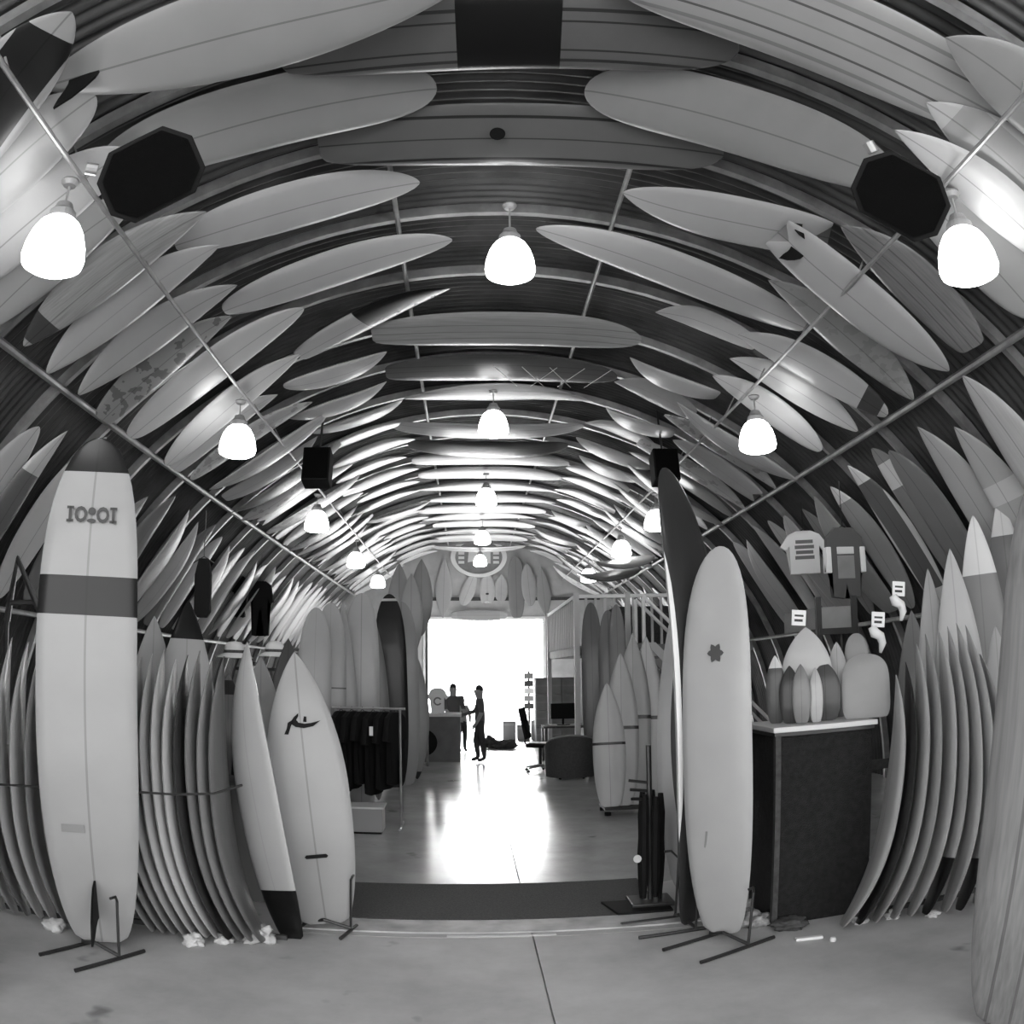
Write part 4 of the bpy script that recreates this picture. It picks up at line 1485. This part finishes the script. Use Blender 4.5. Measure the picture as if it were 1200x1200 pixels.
# ------------------------------------------------------------------ loft platform with railing and stairs
LY0, LY1 = 14.5, 19.6
lx0 = at_y(675, 697, LY0).x
lx1 = 5.0
zrail = at_y(675, 697, LY0).z
zdeck = zrail - .88
e = empty('loft_platform', (lx0, LY0, 0), 'timber loft platform on posts with a white railing', 'loft')
MB().box((0, 0, zdeck - .16), (lx1 - lx0, LY1 - LY0, zdeck)).obj('deck', grey('loft_timber', .16, .8, var=.2, vscale=8), e)
xm = at_y(735, 697, LY0).x - lx0
for xx in (0, xm):
    MB().box((xx - .045, -.045, 0), (xx + .045, .045, zrail + .03)).obj('post', grey('painted_post', .5, .6), e)
MB().box((-.045, LY1 - LY0 - .05, 0), (.045, LY1 - LY0 + .04, zrail + .03)).obj('post', MATS['painted_post'], e)
MB().box((0.045, -.035, zrail - .06), (lx1 - lx0 - .25, .035, zrail)).obj('handrail', WHITE, e)
MB().box((-.035, .045, zrail - .06), (.035, LY1 - LY0 - .05, zrail)).obj('handrail', WHITE, e)
bal = MB().box((-.02, -.02, zdeck), (.02, .02, zrail - .06)).mesh('baluster', False, MATS['painted_post'])
x = .17
while x < 2.6:
    if abs(x - xm) > .08:
        o = link('baluster', bal, None, e)
        o.location = (x, 0, 0)
    x += .165
y = .25
while y < LY1 - LY0 - .1:
    o = link('baluster', bal, None, e)
    o.location = (0, y, 0)
    y += .26
# plain dark block on the deck, a backing behind the railing
MB().box((.9, 1.2, zdeck), (3.0, 2.2, zdeck + .75)).obj('back_panel', DARK, e)
# stairs coming down in front of the platform
xs0 = lx0 + xm + .06
e2 = empty('stairs', (xs0, LY0 - .75, 0), 'steep timber stairs with white handrails running down from the loft', 'stairs')
run, n = 2.2, 9
for k in range(n):
    zz = zdeck - (k + 1) * zdeck / (n + 1)
    MB().box((k * run / n, -.3, zz - .04), (k * run / n + .27, .3, zz)).obj('tread', MATS['loft_timber'], e2)
for s in (-.33, .33):
    m = MB().prism([(0, zdeck), (.18, zdeck), (run + .15, 0), (run - .1, 0)], s - .02, s + .02, 'xz')
    m.obj('stringer', MATS['painted_post'], e2)
    MB().tube([(0, s, zdeck + .75), (run, s, .75)], .03, 8).obj('handrail', WHITE, e2)
    for k in (0, 1):
        MB().tube([(run * k, s, 0 if k else zdeck), (run * k, s, .75 if k else zdeck + .75)], .03, 8).obj('newel', WHITE, e2)
MB().box((-.05, -.33, zdeck - .1), (.1, .76, zdeck)).obj('landing', MATS['loft_timber'], e2)
# boards standing below the railing
for px, pt, pb, sh, w, lab in ((692, 706, 880, .2, .36, 'dark grey wide board standing against the loft post'), (712, 715, 875, .25, .36, 'grey board standing under the loft railing'), (722, 708, 875, .3, .3, 'light grey board standing under the loft beside the grey one')):
    t = at_y(px, pt, LY0 - .10 - .09 * (px > 700) - .09 * (px > 715))
    b = Vector((t.x, t.y - .22, .02))
    board('longboard', b, t, -facing(b), lab, group='boards standing under the loft railing', width=w, shade=sh)
# two round boards and a coil lying on top of the railing end (noses towards the aisle)
for px, py, sh, lab in ((704, 658, .7, 'white round-nosed board stored on the loft, nose out'), (686, 673, .32, 'grey round-nosed board stored on the loft, nose out')):
    a = at_y(px, py, LY0 + .6)
    board('egg', a + Vector((1.2, 1.2, .25)), a + Vector((-.15, -.15, 0)), (-.3, -.6, .7), lab, group='boards stored on the loft', width=.5, shade=sh, thick=1.8)

# ------------------------------------------------------------------ far part of the hall: counter, people, chairs, boxes
c = on_floor(520, 893)
xr = at_y(541, 860, c.y).x
xl = xr - 1.5
e = empty('shop_counter', ((xl + xr) / 2, c.y + .4, 0), 'dark shop counter with a pale top at the aisle', 'counter')
zt = at_y(525, 837, c.y).z
hw = (xr - xl) / 2
MB().box((-hw + .03, -.38, 0), (hw - .03, .38, zt - .05)).obj('body', grey('counter_panel', .12, .7, var=.2), e)
MB().box((-hw, -.42, zt - .05), (hw, .42, zt)).obj('top', PALE, e, bevel=.01)
o = MB().lathe([(0, 0), (.26, 0), (.26, .02), (0, .02)], 24).obj('round_panel', BLACK, e)
o.rotation_euler.x = R_(90)
o.location = (.02, -.381, .38)
# white printed T-shirt standing on the counter
p = at_y(513, 836, c.y + .2)
o = garment('t_shirt', sc_poly(TEE, .62, .72), (p.x, c.y + .22, zt + .005), 'white T-shirt with a round print displayed on the shop counter', 't-shirt', WHITE, .06)
for k in range(10):
    a0, a1 = 2 * PI * k / 12 + .5, 2 * PI * (k + 1) / 12 + .5
    q = [(math.cos(a) * r, math.sin(a) * r + .24) for a, r in ((a0, .085), (a1, .085), (a1, .055), (a0, .055))]
    MB().prism(q, -.037, -.031, 'xz').obj('print_arc', INK2, o)


def person(name, joints, edges, c, label, mats, group=None, rz=0.0, cuts=None):
    """continuous body grown with a skin modifier from a skeleton; clothes are material zones by height"""
    me = bpy.data.meshes.new(name)
    ids = {k: i for i, k in enumerate(joints)}
    me.from_pydata([joints[k][0] for k in joints], [(ids[a], ids[b]) for a, b in edges], [])
    tmp = bpy.data.objects.new('tmp', me)
    COL.objects.link(tmp)
    sk = tmp.modifiers.new('skin', 'SKIN')
    for k, i in ids.items():
        r = joints[k][1]
        me.skin_vertices[0].data[i].radius = r if isinstance(r, tuple) else (r, r)
        me.skin_vertices[0].data[i].use_root = (k == 'pelvis')
    sub = tmp.modifiers.new('sub', 'SUBSURF')
    sub.levels = sub.render_levels = 2
    dg = bpy.context.evaluated_depsgraph_get()
    dg.update()
    out = bpy.data.meshes.new_from_object(tmp.evaluated_get(dg))
    bpy.data.objects.remove(tmp)
    out.materials.clear()
    for mm in mats:
        out.materials.append(mm)
    for p in out.polygons:
        p.use_smooth = True
        p.material_index = cuts(p.center)
    o = link('person', out)
    o.location = c
    o.rotation_euler = (0, 0, rz)
    setp(o, label, 'person', group)
    return o


SKIN = grey('skin', .32, .6)
SHIRT = grey('grey_shirt', .09, .9)
TROUS = grey('dark_trousers', .045, .9)
HAIR = grey('dark_hair', .015, .7)
SHOE = grey('shoes', .05, .6)
CAP2 = grey('pale_shirt', .4, .9)


def body_joints(hgt, armL, armR, stride=.1):
    s = hgt / 1.7
    J = {
        'pelvis': ((0, 0, .90), (.14, .11)), 'waist': ((0, 0, 1.05), (.125, .095)), 'chest': ((0, -.01, 1.25), (.155, .11)), 'neck0': ((0, 0, 1.40), (.075, .07)),
        'neck': ((0, -.01, 1.46), .058), 'head0': ((0, -.025, 1.55), (.078, .09)), 'head1': ((0, -.02, 1.64), (.074, .086)),
        'shL': ((-.17, 0, 1.37), .058), 'shR': ((.17, 0, 1.37), .058),
        'hipL': ((-.085, 0, .86), .085), 'hipR': ((.085, 0, .86), .085),
        'knL': ((-.09, -stride - .02, .48), .062), 'knR': ((.09, stride - .03, .48), .062),
        'anL': ((-.09, -stride * .6, .09), .042), 'anR': ((.09, stride * 1.4, .09), .042),
        'toL': ((-.10, -stride * .6 - .17, .035), (.035, .03)), 'toR': ((.10, stride * 1.4 - .17, .035), (.035, .03)),
    }
    E = [('pelvis', 'waist'), ('waist', 'chest'), ('chest', 'neck0'), ('neck0', 'neck'), ('neck', 'head0'), ('head0', 'head1'), ('chest', 'shL'), ('chest', 'shR'),
         ('pelvis', 'hipL'), ('pelvis', 'hipR'), ('hipL', 'knL'), ('hipR', 'knR'), ('knL', 'anL'), ('knR', 'anR'), ('anL', 'toL'), ('anR', 'toR')]
    for side, (el, wr) in (('L', armL), ('R', armR)):
        J['el' + side] = (el, .042)
        J['wr' + side] = (wr, .03)
        d = (Vector(wr) - Vector(el)).normalized()
        hp = Vector(wr) + d * .07
        J['pa' + side] = (tuple(hp), (.038, .02))
        E += [('sh' + side, 'el' + side), ('el' + side, 'wr' + side), ('wr' + side, 'pa' + side)]
        perp = d.cross(Vector((0, 0, 1)) if abs(d.z) < .8 else Vector((1, 0, 0))).normalized()
        for q in range(4):
            b0 = hp + d * .02 + perp * (-.027 + .018 * q)
            J['f%s%d' % (side, q)] = (tuple(b0 + d * .03), .009)
            J['g%s%d' % (side, q)] = (tuple(b0 + d * (.06 + .008 * (q in (1, 2))) + Vector((0, 0, -.012))), .007)
            E += [('pa' + side, 'f%s%d' % (side, q)), ('f%s%d' % (side, q), 'g%s%d' % (side, q))]
        b0 = hp - d * .02 + perp * .045
        J['t' + side] = (tuple(b0 + d * .02), .01)
        J['u' + side] = (tuple(b0 + d * .05), .008)
        E += [('pa' + side, 't' + side), ('t' + side, 'u' + side)]
    for k, v in list(J.items()):
        r = v[1]
        g = s * (1.28 if k[0] not in 'fgtu' or k in ('toL', 'toR') else 1.0)
        J[k] = (tuple(a * s for a in v[0]), tuple(a * g for a in r) if isinstance(r, tuple) else r * g)
    return J, E, s


def head_bits(o, s, hat=False):
    """hair, ears, nose and eyes on the head of a person facing -y"""
    hc = Vector((0, -.022, 1.605)) * s
    m = MB()
    n1, n2 = 10, 16
    vs, fs = [], []
    for i in range(n1 + 1):
        th = i / n1 * 1.75
        for k in range(n2):
            a = 2 * PI * k / n2
            r = 1.0 if math.sin(a) > -.35 else (1.0 if th < 1.0 else .82)
            vs.append((hc.x + math.sin(th) * math.cos(a) * .083 * s * r, hc.y + .008 * s + math.sin(th) * math.sin(a) * .098 * s * r, hc.z + .012 * s + math.cos(th) * .112 * s))
    for i in range(n1):
        for k in range(n2):
            a, b = i * n2 + k, i * n2 + (k + 1) % n2
            fs.append((a, b, b + n2, a + n2))
    m.add(vs, fs)
    m.obj('hair', HAIR, o, smooth=True)
    MB().tube([hc + Vector((0, -.08, .01)) * s, hc + Vector((0, -.112, -.03)) * s, hc + Vector((0, -.08, -.04)) * s], [.008 * s, .016 * s, .012 * s], 8).obj('nose', SKIN, o, smooth=True)
    for sg in (-1, 1):
        MB().lathe([(0, -.004), (.022, -.004), (.026, .004), (0, .006)], 12).obj('ear', SKIN, o).matrix_basis = Matrix.Translation(hc + Vector((sg * .08, .005, -.015)) * s) @ Matrix.Rotation(PI / 2 * sg, 4, 'Y')
        MB().lathe([(0, -.006), (.01, -.003), (.01, .003), (0, .006)], 10).obj('eye', HAIR, o).matrix_basis = Matrix.Translation(hc + Vector((sg * .032, -.086, .0)) * s) @ Matrix.Rotation(PI / 2, 4, 'X')
    MB().box(hc + Vector((-.025, -.093, -.066)) * s, hc + Vector((.025, -.08, -.058)) * s).obj('mouth', grey('lips', .18, .6), o)


# customer leaning one hand on the counter end, seen from the side (facing the counter)
c = on_floor(563, 893)
ht = at_y(563, 804, c.y).z / 1.0
J, E, s = body_joints(ht, ((-.20, -.10, 1.13), (-.17, -.36, 1.06)), ((.22, .03, 1.10), (.22, -.10, .86)), .07)
zsh = .95 * s


def cuts(p):
    z = p.z / s
    if z < .085:
        return 3
    if abs(p.x) / s > .155 and z < 1.12 and z > .7 and (p.y < -.05 * s or abs(p.x) / s > .18):
        return 0
    if z < .93:
        return 2
    if z < 1.425:
        return 1
    return 0


o = person('person', J, E, c, 'person in grey shirt and dark trousers standing with a hand towards the counter', [SKIN, SHIRT, TROUS, SHOE], rz=R_(-90), cuts=cuts)
head_bits(o, s)
# shop assistant behind the counter
c2 = at_y(531, 840, 17.75)
ht2 = at_y(531, 802, 17.75).z
J, E, s = body_joints(ht2, ((-.23, -.12, 1.13), (-.16, -.36, 1.02)), ((.23, -.12, 1.13), (.16, -.36, 1.02)), .0)
o = person('person', J, E, (c2.x, 17.75, 0), 'person in dark clothes standing behind the shop counter', [SKIN, SHIRT, TROUS, SHOE], rz=R_(12), cuts=cuts)
head_bits(o, s)
c2 = at_y(541, 840, 18.6)
ht3 = at_y(541, 816, 18.6).z
J, E, s = body_joints(ht3, ((-.23, -.08, 1.13), (-.16, -.3, 1.0)), ((.23, -.08, 1.13), (.16, -.3, 1.0)), .0)
o = person('person', J, E, (c2.x, 18.6, 0), 'shorter person in a pale shirt standing beyond the counter', [SKIN, CAP2, TROUS, SHOE], rz=R_(20), cuts=cuts)
head_bits(o, s)

# tub armchair
c = on_floor(669, 915)
e = empty('tub_chair', (c.x + .04, c.y + .40, 0), 'dark round-backed tub armchair with a pale rim', 'chair', rz=R_(0))
TUB = grey('tub_upholstery', .05, .8, var=.2, vscale=30)
m, rim = MB(), []
n = 28
vs, fs = [], []
for k in range(n + 1):
    a = R_(150 + 240 * k / n)
    t = k / n
    h = .42 + .30 * math.sin(PI * t) ** .8
    for (r, z) in ((.40, .04), (.43, h - .03), (.40, h), (.34, h - .02), (.32, .30)):
        vs.append((r * math.cos(a), r * math.sin(a), z))
    rim.append((.385 * math.cos(a), .385 * math.sin(a), h + .004))
for k in range(n):
    for j in range(4):
        a = k * 5 + j
        fs.append((a, a + 1, a + 6, a + 5))
m.add(vs, fs)
m.obj('backrest', TUB, e, smooth=True)
MB().lathe([(0, .10), (.33, .10), (.345, .16), (.345, .36), (.31, .40), (0, .41)], 28).obj('seat', TUB, e, smooth=True)
MB().tube(rim, .022, 8).obj('rim', MID, e, smooth=True)
for k in range(4):
    a = PI / 4 + k * PI / 2
    MB().tube([(.27 * math.cos(a), .27 * math.sin(a), 0), (.25 * math.cos(a), .25 * math.sin(a), .12)], .02, 8).obj('leg', BLACK, e)

# office chair on a five-star base
c = on_floor(636, 908)
e = empty('office_chair', (c.x, c.y + .45, 0), 'black office chair with a tall back on a five-star base', 'chair', rz=R_(75))
MB().box((-.22, -.22, .44), (.22, .22, .52)).obj('seat', BLACK, e, bevel=.03)
m = MB().box((-.20, -.03, -.28), (.20, .03, .28))
o = m.obj('backrest', BLACK, e, bevel=.025)
o.location = (0, .27, .86)
o.rotation_euler.x = R_(-12)
MB().tube([(0, .1, .46), (0, .27, .5), (0, .27, .7)], .02, 8).obj('back_bar', BLACKM, e)
MB().tube([(0, 0, .10), (0, 0, .45)], .03, 10).obj('column', BLACKM, e)
for k in range(5):
    a = 2 * PI * k / 5
    leg = MB().tube([(0, 0, .12), (.28 * math.cos(a), .28 * math.sin(a), .075)], [.028, .016], 8).obj('leg', STEEL, e)
    w = MB().lathe([(0, -.015), (.028, -.015), (.028, .015), (0, .015)], 12).obj('caster', BLACK, leg)
    w.matrix_basis = Matrix.Translation((.28 * math.cos(a), .28 * math.sin(a), .03)) @ Matrix.Rotation(a, 4, 'Z') @ Matrix.Rotation(PI / 2, 4, 'X')

# desk with dark machine behind the chairs
p = on_floor(655, 897)
e = empty('desk', (p.x + .25, p.y + .6, 0), 'dark desk behind the tub armchair', 'desk')
MB().box((-.5, -.32, .68), (.5, .32, .72)).obj('top', DARK, e)
for sx in (-.46, .46):
    for sy in (-.28, .28):
        MB().box((sx - .025, sy - .025, 0), (sx + .025, sy + .025, .68)).obj('leg', BLACKM, e)
e2 = empty('computer_monitor', (p.x + .15, p.y + .6, .72), 'black monitor on the dark desk', 'monitor')
MB().box((-.12, -.08, 0), (.12, .08, .015)).obj('foot', BLACK, e2)
MB().tube([(0, 0, .01), (0, 0, .16)], .02, 8).obj('neck', BLACK, e2)
MB().box((-.24, -.03, .12), (.24, .02, .42)).obj('screen', BLACK, e2, bevel=.01)

# stacked cartons near the doorway
pl, pr = at_y(628, 870, 20.6), at_y(674, 870, 20.6)
zt = at_y(650, 794, 20.6).z
w = (pr.x - pl.x) / 3
CART = grey('grey_carton', .2, .85, var=.15)
for i in range(3):
    for k in range(4):
        hh = zt / 4
        o = MB().box((-w / 2 + .008, -.3, .003), (w / 2 - .008, .3, hh - .003)).obj('carton', CART, bevel=.006)
        o.location = (pl.x + w * (i + .5), 20.6 + .3, hh * k)
        setp(o, ['grey carton on the floor', 'grey carton second from the floor', 'grey carton third from the floor', 'topmost grey carton'][k] + ' in the stack column ' + ['by the goods post', 'between the other two', 'by the loft post'][i], 'carton', 'cartons stacked near the far doorway')
        MB().box((-w / 2 + .01, -.303, hh * .46), (w / 2 - .01, -.298, hh * .54)).obj('tape', MID, o)
pl = at_y(597, 870, 21.6)
for i in range(3):
    o = MB().box((-.16, -.2, 0), (.16, .2, .5 - .1 * (i % 2))).obj('storage_crate', grey('crate_plastic', .14, .6), bevel=.01)
    o.location = (pl.x + .36 * i, 21.7, 0)
    setp(o, 'low dark crate, ' + nth(3 - i) + ' from the tall stack of cartons', 'crate', 'low crates beside the cartons')
    MB().box((-.17, -.21, .38 - .1 * (i % 2)), (.17, -.201, .44 - .1 * (i % 2))).obj('lip', MID, o)
pq = at_y(620, 830, 22.6)
e = empty('display_post', (pq.x, 22.6, 0), 'slim post hung with small goods before the bright doorway', 'display post')
MB().tube([(0, 0, 0), (0, 0, 1.75)], .03, 8).obj('post', BLACKM, e)
for k in range(5):
    MB().box((-.12, -.06, .75 + .2 * k), (.12, .06, .90 + .2 * k)).obj('goods_pack', [DARK, MID, PALE][k % 3], e)
# bags on the floor near the customer
blob(573, 876, .24, 'dark duffel bag on the floor beyond the standing customer', 'bag', 'duffel_bag', DARK, 31.0, squash=.75)
blob(592, 877, .30, 'low dark bundle of gear on the floor beyond the customer', 'bag', 'gear_bundle', DARK, 41.0, squash=.5)
